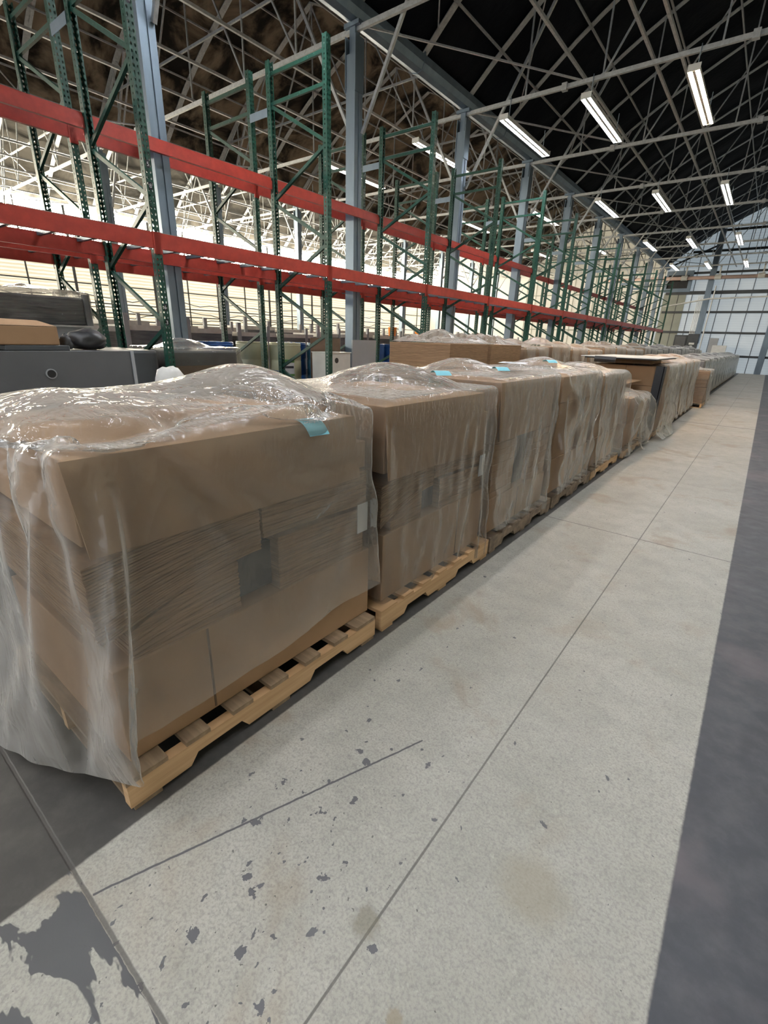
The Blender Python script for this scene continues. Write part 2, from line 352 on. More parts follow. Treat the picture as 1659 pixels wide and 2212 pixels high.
for bi, (xL, xR, nm) in enumerate(BAYS):
    mb = MB(); ys = [YN + .3046 * i for i in range(int((YE - YN) / .3046) + 1)] + [YE]
    vs = []
    for y in ys:
        ph = ((y - COLY[0]) / 1.8275) % 1
        for s in SX:
            e = min(s, BW - s)
            sag = .10 * math.sin(math.pi * ph) ** 2 * min(1, e / .5) * (.6 + .8 * noise.noise((s * .9, y * .8, bi)))
            vs.append((xL + s, y, arch(e) + .10 - sag))
    n = len(SX); mb._add(vs, [(i * n + j, (i + 1) * n + j, (i + 1) * n + j + 1, i * n + j + 1) for i in range(len(ys) - 1) for j in range(n - 1)])
    o = struct('ceiling', mb, (M['liner'], M['liner_lit'], M['liner_dimmed'])[bi], 'dark plastic roof liner of the ' + nm, True)
    sm = o.modifiers.new('thick', 'SOLIDIFY'); sm.thickness = .02; sm.offset = 1
    # bows
    y = COLY[0]; k = 0
    while y < YE - .1:
        mb = MB()
        for s0, s1 in zip(SX, SX[1:]):
            p = (xL + s0, y, roofz(xL + s0, xL)); q = (xL + s1, y, roofz(xL + s1, xL))
            for dy in (-.032, .032): mb.bar((p[0], y + dy, p[2]), (q[0], y + dy, q[2]), .016, .075, (0, 1, 0))
        trim(mb, M['pipe'], 'curved roof bow of the ' + nm); y += 1.8275; k += 1
    # purlins under the liner
    for s in (.8, 1.9, 3.06, 4.1, 5.4, 6.44, 7.6, 8.7):
        mb = MB(); mb.bar((xL + s, YN, roofz(xL + s, xL) - .05), (xL + s, YE, roofz(xL + s, xL) - .05), .035, .035)
        trim(mb, M['pipe'], 'long purlin under the roof of the ' + nm)
    for s in ((2.55, 3.72, 4.13, 5.4, 7.0) if bi == 0 else (1.9, 3.3, 4.75, 6.2, 7.7)):
        mb = MB(); mb.bar((xL + s, YN, 6.16), (xL + s, YE, 6.16), .045, .045)
        trim(mb, M['pipe'], 'long pipe resting on the trusses of the ' + nm)
    # trusses
    for k, y in enumerate(COLY):
        mb = MB(); mb.bar((xL + .05, y, 6.08), (xR - .05, y, 6.08), .055, .07)
        pts = [1.4, 2.9, 4.75, 6.6, 8.1]
        for s in pts: mb.bar((xL + s, y, 6.08), (xL + s, y, roofz(xL + s, xL)), .028, .028)
        if bi:
            mb.bar((xL + .9, y, 7.05), (xR - .9, y, 7.05), .035, .045)
            for a, b, za in ((0, 1.4, 7.4), (1.4, 2.9, 8.4), (2.9, 4.75, 9.25), (6.6, 4.75, 9.25), (8.1, 6.6, 8.4), (9.5, 8.1, 7.4)): mb.bar((xL + a, y, 6.1), (xL + b, y, za), .032, .032)
        else:
            mb.bar((xL + 2.9, y, 6.08), (xL + 4.75, y, 9.25), .03, .03); mb.bar((xL + 6.6, y, 6.08), (xL + 4.75, y, 9.25), .03, .03)
        mb.bar((xL + .12, y + .08, 4.7), (xL + 1.9, y + .08, 7.75), .05, .05); mb.bar((xR - .12, y + .08, 4.7), (xR - 1.9, y + .08, 7.75), .05, .05)
        if k < len(COLY) - 1:
            mb.bar((xL + .1, y, 6.12), (xL + 2.5, y + 3.655, 6.12), .028, .028)
            mb.bar((xL + 1.6, y, 7.6), (xL + .4, y + 1.8275, 6.6), .024, .024); mb.bar((xR - .4, y, 6.6), (xR - 1.6, y + 1.8275, 7.6), .024, .024)
        for s in (2.2, 5.2):
            mb.box(xL + s - .05, xL + s + .05, y - .05, y + .05, 6.02, 6.14)
        trim(mb, M['pipe'], 'roof truss across the ' + nm)
# gutters with brackets
for gi, gx in enumerate((XG, XG - BW)):
    mb = MB(); pr = [(-.15, 6.40), (-.16, 6.40), (-.155, 6.28), (-.11, 6.18), (0, 6.15), (.11, 6.18), (.155, 6.28), (.16, 6.40), (.15, 6.40), (.14, 6.28), (.10, 6.19), (0, 6.165), (-.10, 6.19), (-.14, 6.28)]
    mb.prism([(gx + u, v) for u, v in pr], 'y', YN, YE)
    y = COLY[0] + 1.8
    while y < YE:
        mb.prism([(gx + u * 1.05, v - .012 + (v > 6.3) * .03) for u, v in [(-.16, 6.42), (-.155, 6.28), (-.11, 6.18), (0, 6.15), (.11, 6.18), (.155, 6.28), (.16, 6.42)]], 'y', y - .02, y + .02); y += 3.655
    trim(mb, M['galv'], 'long steel gutter on the column tops')
# columns
def column_mb(h):
    mb = MB(); mb.box(-.10, .10, -.10, -.012, .012, h); mb.box(-.10, .10, .012, .10, .012, h); mb.box(-.085, .085, -.012, .012, .012, h)
    return mb
colmesh = column_mb(5.75).mesh('shaft', M['galv']); capm = MB()
capm.box(-.115, -.1, -.11, .11, 5.25, 5.98); capm.box(.1, .115, -.11, .11, 5.25, 5.98); capm.box(-.06, .06, -.06, .06, 5.75, 6.16); capm.box(-.16, .16, -.09, .09, 6.10, 6.158)
capmesh = capm.mesh('top_bracket', M['galv']); basem = MB(); basem.box(-.15, .15, -.15, .15, 0, .012); basemesh = basem.mesh('base_plate', M['galv'])
def place_col(x, y, label, group):
    t = thing('steel_column', label, 'column', (x, y, 0), 0, group); t['kind'] = 'thing'
    obj('shaft', colmesh, None, t); obj('top_bracket', capmesh, None, t); obj('base_plate', basemesh, None, t)
for k, y in enumerate(COLY):
    if k < 3: continue
    place_col(XG, y, 'grey steel column between the two rack rows, %s from the left' % ORD[k - 3], 'columns between the rack rows')
    place_col(XG - BW, y, 'grey steel column far behind the racks, %s from the left in that line' % ORD[k - 3], 'columns behind the racks')
# side wall, end walls
XS = XG - 2 * BW
mb = MB(); mb.box(XS - .1, XS, YN, YE, 0, 4.75); struct('wall_left', mb, M['gl_side'], 'bright translucent side wall behind the racks')
mb = MB(); mb.box(XS - .1, XS, YN, YE, 4.75, 6.3); struct('window_1', mb, M['gl_band'], 'blazing clear strip at the top of the side wall')
y = YN + .6; k = 0
while y < YE:
    mb = MB(); mb.bar((XS + .06, y, 0), (XS + .06, y, 6.3), .10 if k % 2 else .05, .06); trim(mb, M['grey'], 'side wall post'); y += 1.8275; k += 1
for z in (1.2, 1.75, 2.1, 2.5, 3.3, 4.0, 4.75):
    mb = MB(); mb.bar((XS + .05, YN, z), (XS + .05, YE, z), .04, .05); trim(mb, M['grey'], 'side wall rail')
for (z, ph) in ((2.25, 0.), (2.75, 1.4), (1.95, 2.2)):
    mb = MB(); mb.tube([(XS + .6, YN + i * .6, z + .10 * math.sin(i * .9 + ph) + .05 * math.sin(i * 2.3)) for i in range(70)], .02, 6); trim(mb, M['black'], 'sagging cable along the side wall')
def gable(xL, xR, y0, y1):
    pts = [(xL, 0)] + [(xL + s, roofz(xL + s, xL) + .1) for s in SX] + [(xR, 0)]
    return MB().prism(pts, 'y', y0, y1)
struct('wall_back', gable(*BAYS[0][:2], YE, YE + .1), M['gl_end'], 'pale blue-white sheeted end wall with its dark rails')
for xL, xR, nm in BAYS[1:]: struct('wall_back.001', gable(xL, xR, YE, YE + .1), M['gl_endl'], 'cream end wall of the ' + nm)
for z, x1 in ((1.0, -3.0), (2.38, 0), (3.6, 0), (4.75, 0), (5.9, 0), (7.1, 0), (8.2, 0)):
    mb = MB(); a = max(-6.4, XG + .2 + max(0, (z - 6.3) * 1.3)); mb.bar((a if z > 1.5 else -2.3, YE - .06, z), (min(2.9, XG + BW - .2 - max(0, (z - 6.3) * 1.3)), YE - .06, z), .10, .13 if z != 4.75 else .2); trim(mb, M['panelgrey'], 'dark rail of the end wall')
for i in range(12):
    x = -5.6 + i * .78; mb = MB(); mb.bar((x, YE - .03, 0), (x, YE - .03, roofz(x, XG)), .03, .035); trim(mb, M['panelgrey'], 'thin sheet seam of the end wall')
for x in (-3.95, -.3): trim(MB().box(x - .16, x + .16, YE - .36, YE - .1, 0 if x > -1 else 1.7, roofz(x, XG)), M['galv'], 'steel post of the end wall')
trim(MB().bar((XG + .2, YE - .12, 6.35), (-3.9, YE - .12, 7.45), .09, .09), M['panelgrey'], 'sloping brace of the end wall')
for i in range(14):
    x = -16 + i * .72; trim(MB().bar((x, YE - .04, 0), (x, YE - .04, roofz(x, XG - BW)), .03, .03), M['boardgreen'], 'thin sheet seam of the cream end wall')
for z in (1.2, 2.4, 3.6, 4.8, 6.0, 7.2): trim(MB().bar((XG - BW + max(.1, (z - 6.3) * 1.4), YE - .05, z), (XG - max(.1, (z - 6.3) * 1.4), YE - .05, z), .05, .06), M['boardgreen'], 'thin rail of the cream end wall')
mb = MB(); mb.box(BAYS[0][1], BAYS[0][1] + .1, YN, YE, 0, 6.35); struct('wall_light_block', mb, M['boardgreen'], 'unseen right side wall added to block sky light')  # out of view, added to keep sky light off the roof liner
# things on the end wall
tag(obj('wall_board', MB().box(-6.45, -5.15, YE - .04, YE - .005, 0, 4.75), M['boardgreen']), 'grey-green board covering the left of the far end wall', 'wall board')
t = thing('vent_opening', 'dark rectangular vent high on the far end wall', 'vent', (0, 0, 0))
obj('frame', MB().box(-6.5, -6.38, YE - .2, YE - .02, 4.8, 6.05).box(-5.2, -5.0, YE - .2, YE - .02, 4.8, 6.05).box(-6.38, -5.2, YE - .2, YE - .02, 5.8, 6.05).box(-6.38, -5.2, YE - .2, YE - .02, 4.8, 5.02), M['galv'], t)
obj('louvre', MB().box(-6.38, -5.2, YE - .1, YE - .04, 5.02, 5.8), M['black'], t)
t = thing('duct_pipe', 'long pinkish pipe crossing in front of the far end wall', 'pipe')
obj('pipe', MB().tube([(-10.2, YE - .7, 5.58), (2.9, YE - .7, 5.50)], .105, 12), M['pinkpipe'], t, True)
for x in (-5.35, -3.55, -1.4):
    obj('clamp', MB().tube([(x - .22, YE - .7, 5.56), (x + .12, YE - .7, 5.56)], .15, 12).box(x - .04, x + .04, YE - .74, YE - .66, 5.6, 6.2), M['white'], t)
t = thing('electrical_panel', 'wide dark electrical panel at the foot of the end wall', 'electrical panel', (0, 0, 0))
obj('cabinet', MB().box(-5.2, -4.46, YE - .45, YE - .05, .0, 2.2), M['panelgrey'], t); obj('door', MB().box(-5.12, -4.54, YE - .47, YE - .45, .5, 2.1), M['grey'], t)
t = thing('switch_cabinet', 'dark switch cabinet with white labels below the row of conduits', 'electrical panel', (0, 0, 0))
obj('cabinet', MB().box(-4.44, -3.84, YE - .5, YE - .05, 0, 2.28), M['panelgrey'], t)
obj('label_plate', MB().box(-4.3, -4.0, YE - .51, YE - .5, 1.62, 1.74), M['white'], t); obj('label_plate', MB().box(-4.22, -4.08, YE - .51, YE - .5, 1.45, 1.56), M['white'], t)
for i in range(7):
    x = -4.42 + i * .085; tag(obj('conduit', MB().tube([(x, YE - .25, 2.28), (x, YE - .25, 4.55)], .02, 8), M['white']), 'thin white conduit rising from the switch cabinet, %s from the left' % ORD[i], 'conduit', 'conduits over the switch cabinet')
tag(obj('service_mast', MB().tube([(-3.66, YE - .45, 0), (-3.6, YE - .45, 5.1)], .035, 8), M['white']), 'tall white conduit standing beside the end wall post', 'conduit')
tag(obj('water_pipe', MB().tube([(-6.2, YE - .9, 3.88), (-3.75, YE - .9, 4.32), (2.9, YE - .9, 4.5)], .045, 8), M['white']), 'white pipe sloping across the far end wall', 'pipe')
tag(obj('junction_box', MB().box(-3.2, -2.75, YE - .3, YE - .05, .9, 2.05), M['lgrey']), 'tall light grey box on the end wall right of the mast', 'electrical box')
tag(obj('meter_box', MB().box(-2.95, -2.2, YE - .8, YE - .4, 0, 1.62), M['white']), 'white box with two small slots standing before the end wall', 'electrical box')
# strip lights
def strip(x, y0, z, tube, label, cat_group, n=2):
    t = thing('strip_light', label, 'strip light', (x, y0, z), 0, cat_group)
    b = MB(); b.prism([(-.095, -.035), (-.07, .06), (.07, .06), (.095, -.035), (.088, -.035), (.065, .052), (-.065, .052), (-.088, -.035)], 'y', 0, 2.44)
    b.box(-.095, .095, -.01, 0, -.035, .065).box(-.095, .095, 2.44, 2.45, -.035, .065).box(-.07, .07, 1.2, 1.24, -.02, .055).box(-.022, .022, .02, 2.42, -.03, .05)
    obj('reflector', b, M['white'], t)
    for dx in (-.045, .045): obj('tube', MB().tube([(dx, .04, .012), (dx, 1.19, .012)], .018, 8).tube([(dx, 1.25, .012), (dx, 2.4, .012)], .018, 8), tube, t)
    for yy in (.25, 2.2): obj('hanger', MB().tube([(0, yy, .06), (0, yy, .42)], .008, 6), M['galv'], t)
for r, (y0, tb) in enumerate(((-3.6, 'tube_dim'), (3.44, 'tube_dim'), (10.72, 'tube_dim'), (17.75, 'tube_far'), (25.3, 'tube_far'), (32.6, 'tube_far'))):  # hindmost row is unseen, added to light the near end faces
    for c, x in enumerate((-5.46, -3.82, -2.1, -.45, 1.2)):  # last two lines are unseen, added for more light from above
        tb2 = 'tube_warm' if (r == 2 and c == 2) else tb
        nm = ('added unseen hindmost', 'nearest', 'second', 'third', 'fourth', 'farthest')[r]; cn = ('beside the gutter', 'in the middle line', 'under the ridge', 'added unseen just right of the ridge', 'added unseen on the right slope')[c]
        lb = 'glaring warm strip light under the dark roof' if tb2 == 'tube_warm' else 'white strip light %s, in the %s row under the dark roof' % (cn, nm)
        strip(x, y0, 5.73, M[tb2], lb, 'strip lights under the dark roof')
for r, y0 in enumerate((-3.7, 10.75, 18.0, 25.3)):  # first row is unseen, added behind the camera to light near faces
    for c, x in enumerate((-7.68, -10.55, -13.4)):
        strip(x, y0, 5.73, M['tube_left'], 'lit strip light over the racks, %s line out from the gutter, %s along' % (ORD[c], ORD[r]), 'strip lights over the racks')
# ------------------------------------------------------------------ pallet racks
XF, FD = -5.2, 1.17
FY = [2.82 + 2.515 * k for k in range(-1, 13)]
def post_mb():
    b = MB(); b.box(-.003, 0, -.038, .038, .008, 4.9); b.box(-.072, -.003, -.038, -.035, .008, 4.9); b.box(-.072, -.003, .035, .038, .008, 4.9)
    b.box(-.075, -.072, -.038, -.016, .008, 4.9); b.box(-.075, -.072, .016, .038, .008, 4.9); return b
def post_mb_b():
    b = post_mb(); b.v = [(-x, -y, z) for x, y, z in b.v]; return b
PM, PMB_ = post_mb().mesh('post', M['post']), post_mb_b().mesh('post', M['post'])
FP = MB().box(-.11, .03, -.07, .07, 0, .008).mesh('foot_plate', M['green'])
fx, bx = -.06, -FD + .06
BR = [('horizontal_brace', (fx, 4.75), (bx, 4.75)), ('horizontal_brace', (fx, 4.42), (bx, 4.42)), ('diagonal_brace', (bx, 4.40), (fx, 3.82)), ('diagonal_brace', (fx, 3.78), (bx, 3.28)),
      ('diagonal_brace', (bx, 3.22), (fx, 2.68)), ('diagonal_brace', (fx, 2.62), (bx, 2.10)), ('diagonal_brace', (bx, 2.04), (fx, 1.50)), ('diagonal_brace', (fx, 1.44), (bx, .92)), ('diagonal_brace', (bx, .86), (fx, .34)), ('horizontal_brace', (fx, .22), (bx, .22))]
BRM = [(n, MB().bar((a[0], 0, a[1]), (b[0], 0, b[1]), .032, .042).mesh(n, M['green'])) for n, a, b in BR]
def frame(x, y, label, group):
    t = thing('upright_frame', label, 'rack frame', (x, y, 0), 0, group)
    obj('post', PM, None, t); o = obj('post', PMB_, None, t); o.location = (-FD, 0, 0)
    obj('foot_plate', FP, None, t); o = obj('foot_plate', FP, None, t); o.location = (-FD + .08, 0, 0)
    for n, me in BRM: obj(n, me, None, t)
    return t
XB = XF - FD - .37
fr = {}
for k, y in enumerate(FY):
    fr[k] = frame(XF, y, 'green upright frame of the front rack row, %s from the near end' % ORD[k], 'front row upright frames')
    frame(XB, y, 'green upright frame of the rear rack row, %s from the near end' % ORD[k], 'rear row upright frames')
    for z in (4.28, .75):
        tag(obj('row_spacer', MB().box(XB - .01, XF - FD + .01, y - .045, y - .040, z, z + .1), M['galv']), '%s grey row spacer tying the two rack rows, at the %s frames' % ('upper' if z > 2 else 'lower', ORD[k]), 'row spacer', 'row spacers')
# number stickers on the nearest front post
for z, ch in ((4.37, 'B'), (4.12, 'A'), (2.9, '5'), (2.72, '8'), (1.62, '6'), (1.47, '3')):
    s = obj('number_sticker', MB().box(.0005, .0015, -.016, .016, z, z + .065), M['ink'], fr[1])
    fc = bpy.data.curves.new('digit', 'FONT'); fc.body = ch; fc.size = .05; fc.align_x = 'CENTER'; fc.extrude = .0004
    fo = bpy.data.objects.new('digit', fc); COL.objects.link(fo); fm = bpy.data.meshes.new_from_object(fo.evaluated_get(bpy.context.evaluated_depsgraph_get())); bpy.data.objects.remove(fo); fm.materials.clear(); fm.materials.append(M['paper'])
    fo = obj('digit', fm, None, s); fo.rotation_euler = (math.pi / 2, 0, math.pi / 2); fo.location = (.002, 0, z + .015)
BL = 2.515 - .078
RAILM = MB().prism([(-.045, 0), (0, 0), (0, .145), (-.025, .145), (-.025, .105), (-.045, .105)], 'y', 0, BL).mesh('rail', M['red'])
RAILB = MB().prism([(.045, 0), (0, 0), (0, .145), (.025, .145), (.025, .105), (.045, .105)], 'y', 0, BL).mesh('rail', M['red'])
CN = MB().box(0.002, .008, -.03, .042, -.05, .15).box(-.01, .002, .036, .042, -.05, .15).mesh('connector', M['red'])
def beam(x, k, z, front, label, group):
    t = thing('rack_beam', label, 'rack beam', (x, FY[k] + .039, z), 0, group); s = 1 if front else -1
    obj('rail', RAILM if front else RAILB, None, t)
    for yy, my in ((-.039, 1), (BL + .039, -1)):
        o = obj('connector', CN, None, t); o.location = (0, yy, 0); o.scale = (s, my, 1)
nb = len(FY) - 1
LINES = [(XF, True, 'front face of the front row'), (XF - FD, False, 'rear face of the front row'), (XB, True, 'front face of the rear row'), (XB - FD, False, 'rear face of the rear row')]
for x, fnt, nm in LINES:
    for k in range(nb): beam(x, k, 2.205, fnt, 'red lower shelf beam on the %s, %s bay along' % (nm, ORD[k]), 'lower red beams')
for k in range(nb):
    if k <= 5: beam(LINES[1][0], k, 3.41, False, 'red upper beam on the rear face of the front row, %s bay along' % ORD[k], 'upper red beams')
    beam(LINES[2][0], k, 3.41, True, 'red upper beam on the front face of the rear row, %s bay along' % ORD[k], 'upper red beams')
def deck_mesh():
    b = MB(); L = BL / 2 - .02; D = FD - .06
    for i in range(13): b.bar((-.03, .01 + i * L / 12, .147), (-.03 - D, .01 + i * L / 12, .147), .006, .006)
    for i in range(9): b.bar((-.03 - i * D / 8, .01, .153), (-.03 - i * D / 8, .01 + L, .153), .006, .006)
    c = MB()
    for i in range(3): c.box(-.03 - D, -.03, .2 + i * .38 - .02, .2 + i * .38 + .02, .105, .144)
    return b.mesh('wire_grid', M['wire']), c.mesh('support_channel', M['galv'])
DM, DC = deck_mesh()
for xr, rn in ((XF, 'front'), (XB, 'rear')):
    for k in range(nb):
        for h in (0, 1):
            t = thing('wire_deck', '%s wire mesh deck of the %s row in its %s bay' % (('near', 'far')[h], rn, ORD[k]), 'wire deck', (xr, FY[k] + .045 + h * BL / 2, 2.205), 0, 'wire mesh decks')
            obj('wire_grid', DM, None, t); obj('support_channel', DC, None, t)
# ------------------------------------------------------------------ pallets
def stringer_mesh(mat):
    pr = [(-.605, .016), (-.40, .016), (-.37, .056), (-.19, .056), (-.16, .016), (.16, .016), (.19, .056), (.37, .056), (.40, .016), (.605, .016), (.605, .106), (-.605, .106)]
    n = len(pr); b = MB()
    vs = [(-.019, u, v) for u, v in pr] + [(.019, u, v) for u, v in pr]
    b._add(vs, [tuple(range(n)), tuple(range(n, 2 * n))[::-1]] + [(i, n + i, n + (i + 1) % n, (i + 1) % n) for i in range(n)])
    return b.mesh('stringer', mat)
STR = {q: stringer_mesh(M[q]) for q in ('wood', 'woodg')}
BDM = {(q, w): MB().box(-.51, .51, -w / 2, w / 2, 0, .018).mesh('deck_board', M[q]) for q in ('wood2', 'woodg', 'wood') for w in (.09, .135)}
def pallet(x, y, label, group, st='wood', bd='wood2', dec=True, z=0):
    t = thing('wooden_pallet', label, 'pallet', (x, y, z), 0, group)
    for dx in (-.491, 0, .491): o = obj('stringer', STR[st], None, t); o.location = (dx, 0, 0)
    for i in range(7):
        o = obj('deck_board', BDM[(bd, .135 if i in (0, 6) else .09)], None, t); o.location = (0, -.5375 + i * 1.075 / 6, .106); o.rotation_euler[2] = random.uniform(-.008, .008)
    for i in (0, 2, 4):
        o = obj('bottom_board', BDM[(bd, .09)], None, t); o.location = (0, -.55 + i * 1.1 / 4, -.002 + .0)
    return t
PX = -1.74                      # pallet centre line of the front row (front edge at -1.23)
# ------------------------------------------------------------------ plastic covers, draped by a cloth run
_sims = []
def csim(name, load, dome, bot, hem, n, top=(.02, .02, .02, .02), clamp=None, seed=0, stiff=22, bend=.6, rough=.012, shear=8, pin=False):
    """a bag-shaped cover settled over the load: load (x0,x1,y0,y1,z1[,z0]) boxes; dome (cx,cy,cz,rx,ry,rz) air pockets;
    top/bot: slack beyond the load at the shoulder and at the hem (x-,x+,y-,y+); hem heights at the corners (-x-y, +x-y, +x+y, -x+y)"""
    cc = bpy.data.collections.new('tmp_' + name); COL.children.link(cc); cols = []
    def addcol(me):
        o = bpy.data.objects.new('tmp', me); cc.objects.link(o); o.modifiers.new('c', 'COLLISION'); o.collision.thickness_outer = .016; o.collision.cloth_friction = 8; cols.append(o)
    addcol(MB().box(-8, 4, -6, 45, -.4, 0).mesh('tmp', []))
    for b in load: addcol(MB().box(b[0], b[1], b[2], b[3], b[5] if len(b) > 5 else .02, b[4]).mesh('tmp', []))
    for (cx, cy, cz, rx, ry, rz) in dome:
        d = MB(); d.lathe([(1 - i / 8, 1 - (1 - i / 8) ** 1.6) for i in range(8)], 20); d.v = [(cx + x * rx, cy + y * ry, cz + z * rz) for x, y, z in d.v]; addcol(d.mesh('tmp', []))
    L = load[0]; rnd = random.Random(seed); zt = L[4] + .02
    X0, X1, Y0, Y1 = L[0], L[1], L[2], L[3]; st = max(X1 - X0, Y1 - Y0) / n
    nx = max(8, int((X1 - X0) / st)); ny = max(8, int((Y1 - Y0) / st)); nz = max(8, int(L[4] / st))
    def rect(t): return (X0 - top[0] + (top[0] - bot[0]) * t, X1 + top[1] + (bot[1] - top[1]) * t, Y0 - top[2] + (top[2] - bot[2]) * t, Y1 + top[3] + (bot[3] - top[3]) * t)
    def roofz_(x, y):
        h = 0
        for (cx, cy, cz, rx, ry, rz) in dome:
            r = math.hypot((x - cx) / rx, (y - cy) / ry)
            if r < 1.15: h = max(h, cz - L[4] + rz * (1 - min(1, r) ** 1.6) + .015)
        return zt + h
    vs = []; fs = []; idx = {}
    def nz_(x, y, z): return rough * noise.noise((x * 4 + seed, y * 4, z * 4)) + rough * .5 * noise.noise((x * 11, y * 11 + seed, z * 9))
    a0, a1, b0, b1 = rect(0)
    for i in range(nx + 1):
        for j in range(ny + 1):
            x = a0 + (a1 - a0) * i / nx; y = b0 + (b1 - b0) * j / ny; idx[i, j] = len(vs); vs.append((x, y, roofz_(x, y) + nz_(x, y, 0)))
    for i in range(nx):
        for j in range(ny): fs.append((idx[i, j], idx[i + 1, j], idx[i + 1, j + 1], idx[i, j + 1]))
    per = [(i, 0) for i in range(nx)] + [(nx, j) for j in range(ny)] + [(i, ny) for i in range(nx, 0, -1)] + [(0, j) for j in range(ny, 0, -1)]
    prev = [idx[p] for p in per]; m = len(per)
    for k in range(1, nz + 1):
        t = k / nz; a0, a1, b0, b1 = rect(t); ring = []
        for (i, j) in per:
            u, w = i / nx, j / ny; hz = hem[0] * (1 - u) * (1 - w) + hem[1] * u * (1 - w) + hem[2] * u * w + hem[3] * (1 - u) * w
            x = a0 + (a1 - a0) * u; y = b0 + (b1 - b0) * w
            if pin and j == 0: y += (bot[2] - .03) * t * u ** 3
            z = zt + (hz - zt) * t; q = nz_(x, y, z)
            ring.append(len(vs)); vs.append((x + q * (2 * u - 1) * 2.0, y + q * (2 * w - 1) * 2.0, z + (rough * .8 * noise.noise((x * 5, y * 5, seed)) if k == nz else 0)))
        for q in range(m): fs.append((prev[q], ring[q], ring[(q + 1) % m], prev[(q + 1) % m]))
        prev = ring
    me = bpy.data.meshes.new('tmp'); me.from_pydata(vs, [], fs); o = bpy.data.objects.new('tmp', me); COL.objects.link(o)
    if pin:
        vg = o.vertex_groups.new(name='pin'); vg.add([v for v, (i, j) in zip(prev, per) if j == 0 and i < nx * .9], 1.0, 'REPLACE')
    md = o.modifiers.new('cloth', 'CLOTH'); s = md.settings
    if pin: s.vertex_group_mass = 'pin'
    s.quality = 6; s.mass = .12; s.tension_stiffness = stiff; s.compression_stiffness = stiff * .6; s.shear_stiffness = shear; s.bending_stiffness = bend; s.air_damping = 1.5
    c = md.collision_settings; c.collision_quality = 2; c.distance_min = .006; c.use_self_collision = False; c.collection = cc
    md.point_cache.frame_end = 60
    _sims.append((name, o, cols, cc, clamp))
def run_sims(frames=36):
    out = {}
    for f in range(1, frames + 1): sc.frame_set(f)
    dg = bpy.context.evaluated_depsgraph_get()
    for name, o, cols, cc, cl in _sims:
        e = o.evaluated_get(dg); out[name] = me = bpy.data.meshes.new_from_object(e)
        if cl:                      # neighbours press the cover flat between the stacks
            for v in me.vertices:
                for ax, lo, hi in cl:
                    q = v.co[ax]
                    if q > hi: v.co[ax] = hi + .03 * (1 - math.exp(-(q - hi) / .15))
                    if q < lo: v.co[ax] = lo - .03 * (1 - math.exp(-(lo - q) / .15))
    for name, o, cols, cc, cl in _sims:
        bpy.data.objects.remove(o)
        for c in cols: bpy.data.objects.remove(c)
        bpy.data.collections.remove(cc)
    sc.frame_set(1)
    for me in list(bpy.data.meshes):
        if me.users == 0 and me.name.startswith('tmp') and me not in out.values(): bpy.data.meshes.remove(me)
    return out
XA = -1.285                     # front face of the loads
csim('p1', [(-2.25, XA, .38, 1.55, 1.13)], [(-1.76, 1.26, 1.13, .50, .33, .155), (-1.78, .56, 1.13, .50, .26, .09)], (.10, .03, .24, .02), (.0, .13, .11, .10), 46, top=(.03, .03, .08, .03), pin=True, clamp=((1, -1, 1.575),), seed=1, bend=.8)
csim('p2', [(-2.25, XA, 1.68, 2.76, 1.15)], [(-1.78, 2.33, 1.14, .48, .45, .13)], (.05, .06, .02, .06), (.1, .15, .06, .1), 44, top=(.03, .03, .0, .05), clamp=((1, 1.645, 2.80),), seed=2, bend=.6)
csim('p3', [(-2.25, XA, 2.88, 3.95, 1.19)], [(-1.85, 3.35, 1.15, .4, .4, .13)], (.05, .05, .0, .05), (.1, .16, .06, .1), 36, top=(.03, .03, .0, .05), clamp=((1, 2.86, 4.03),), seed=3, bend=2.0, rough=.014)
csim('p4', [(-2.25, XA, 4.12, 5.2, 1.18)], [(-1.7, 4.6, 1.15, .42, .4, .13)], (.05, .10, .02, .04), (.1, .16, .10, .1), 34, top=(.03, .04, .02, .03), clamp=((1, 4.09, 5.24),), seed=4, bend=1.8, rough=.022)
csim('p5', [(-2.25, XA, 5.32, 6.45, 1.14)], [(-1.7, 5.9, 1.10, .42, .45, .12)], (.05, .12, .02, .12), (.1, .12, .16, .1), 34, top=(.03, .04, .02, .06), clamp=((1, 5.29, 6.60),), seed=5, bend=1.8, rough=.02)
csim('p6', [(-2.15, -1.25, 6.84, 7.9, .80)], [(-1.6, 7.4, .76, .4, .5, .12)], (.05, .10, .05, .75), (.1, .08, .0, .0), 32, top=(.03, .04, .03, .14), seed=6, bend=1.5, rough=.02)
csim('p7', [(-1.62, -1.16, 8.62, 9.65, 1.15)], [], (.02, .20, .02, .04), (.1, .0, .02, .1), 30, top=(.0, .05, .0, .03), seed=7, bend=1.8, rough=.03)
csim('far', [(-.5, .5, -.58, .58, 1.14)], [(0, 0, 1.10, .4, .42, .15)], (.04, .07, .03, .03), (.1, .08, .12, .1), 30, top=(.02, .03, .02, .02), clamp=((1, -.585, .585), (0, -.54, .9)), seed=9, bend=2.5, rough=.02)
csim('slab', [(-7.9, -6.75, .45, 2.68, 1.80)], [(-7.2, 1.2, 1.76, .4, .5, .12), (-7.2, 2.2, 1.76, .4, .4, .10)], (.05, .04, .05, .05), (1.3, 1.4, 1.55, 1.4), 36, clamp=((1, .40, 2.71),), seed=12, bend=.4, rough=.04)
csim('dark', [(-6.27, -5.44, 2.90, 3.88, 1.215)], [(-5.85, 3.35, 1.18, .40, .42, .13)], (.02, .06, .0, .16), (.3, .2, .1, .3), 30, clamp=((1, 2.875, 4.3),), seed=13, bend=.6, rough=.03)
FILM = run_sims()
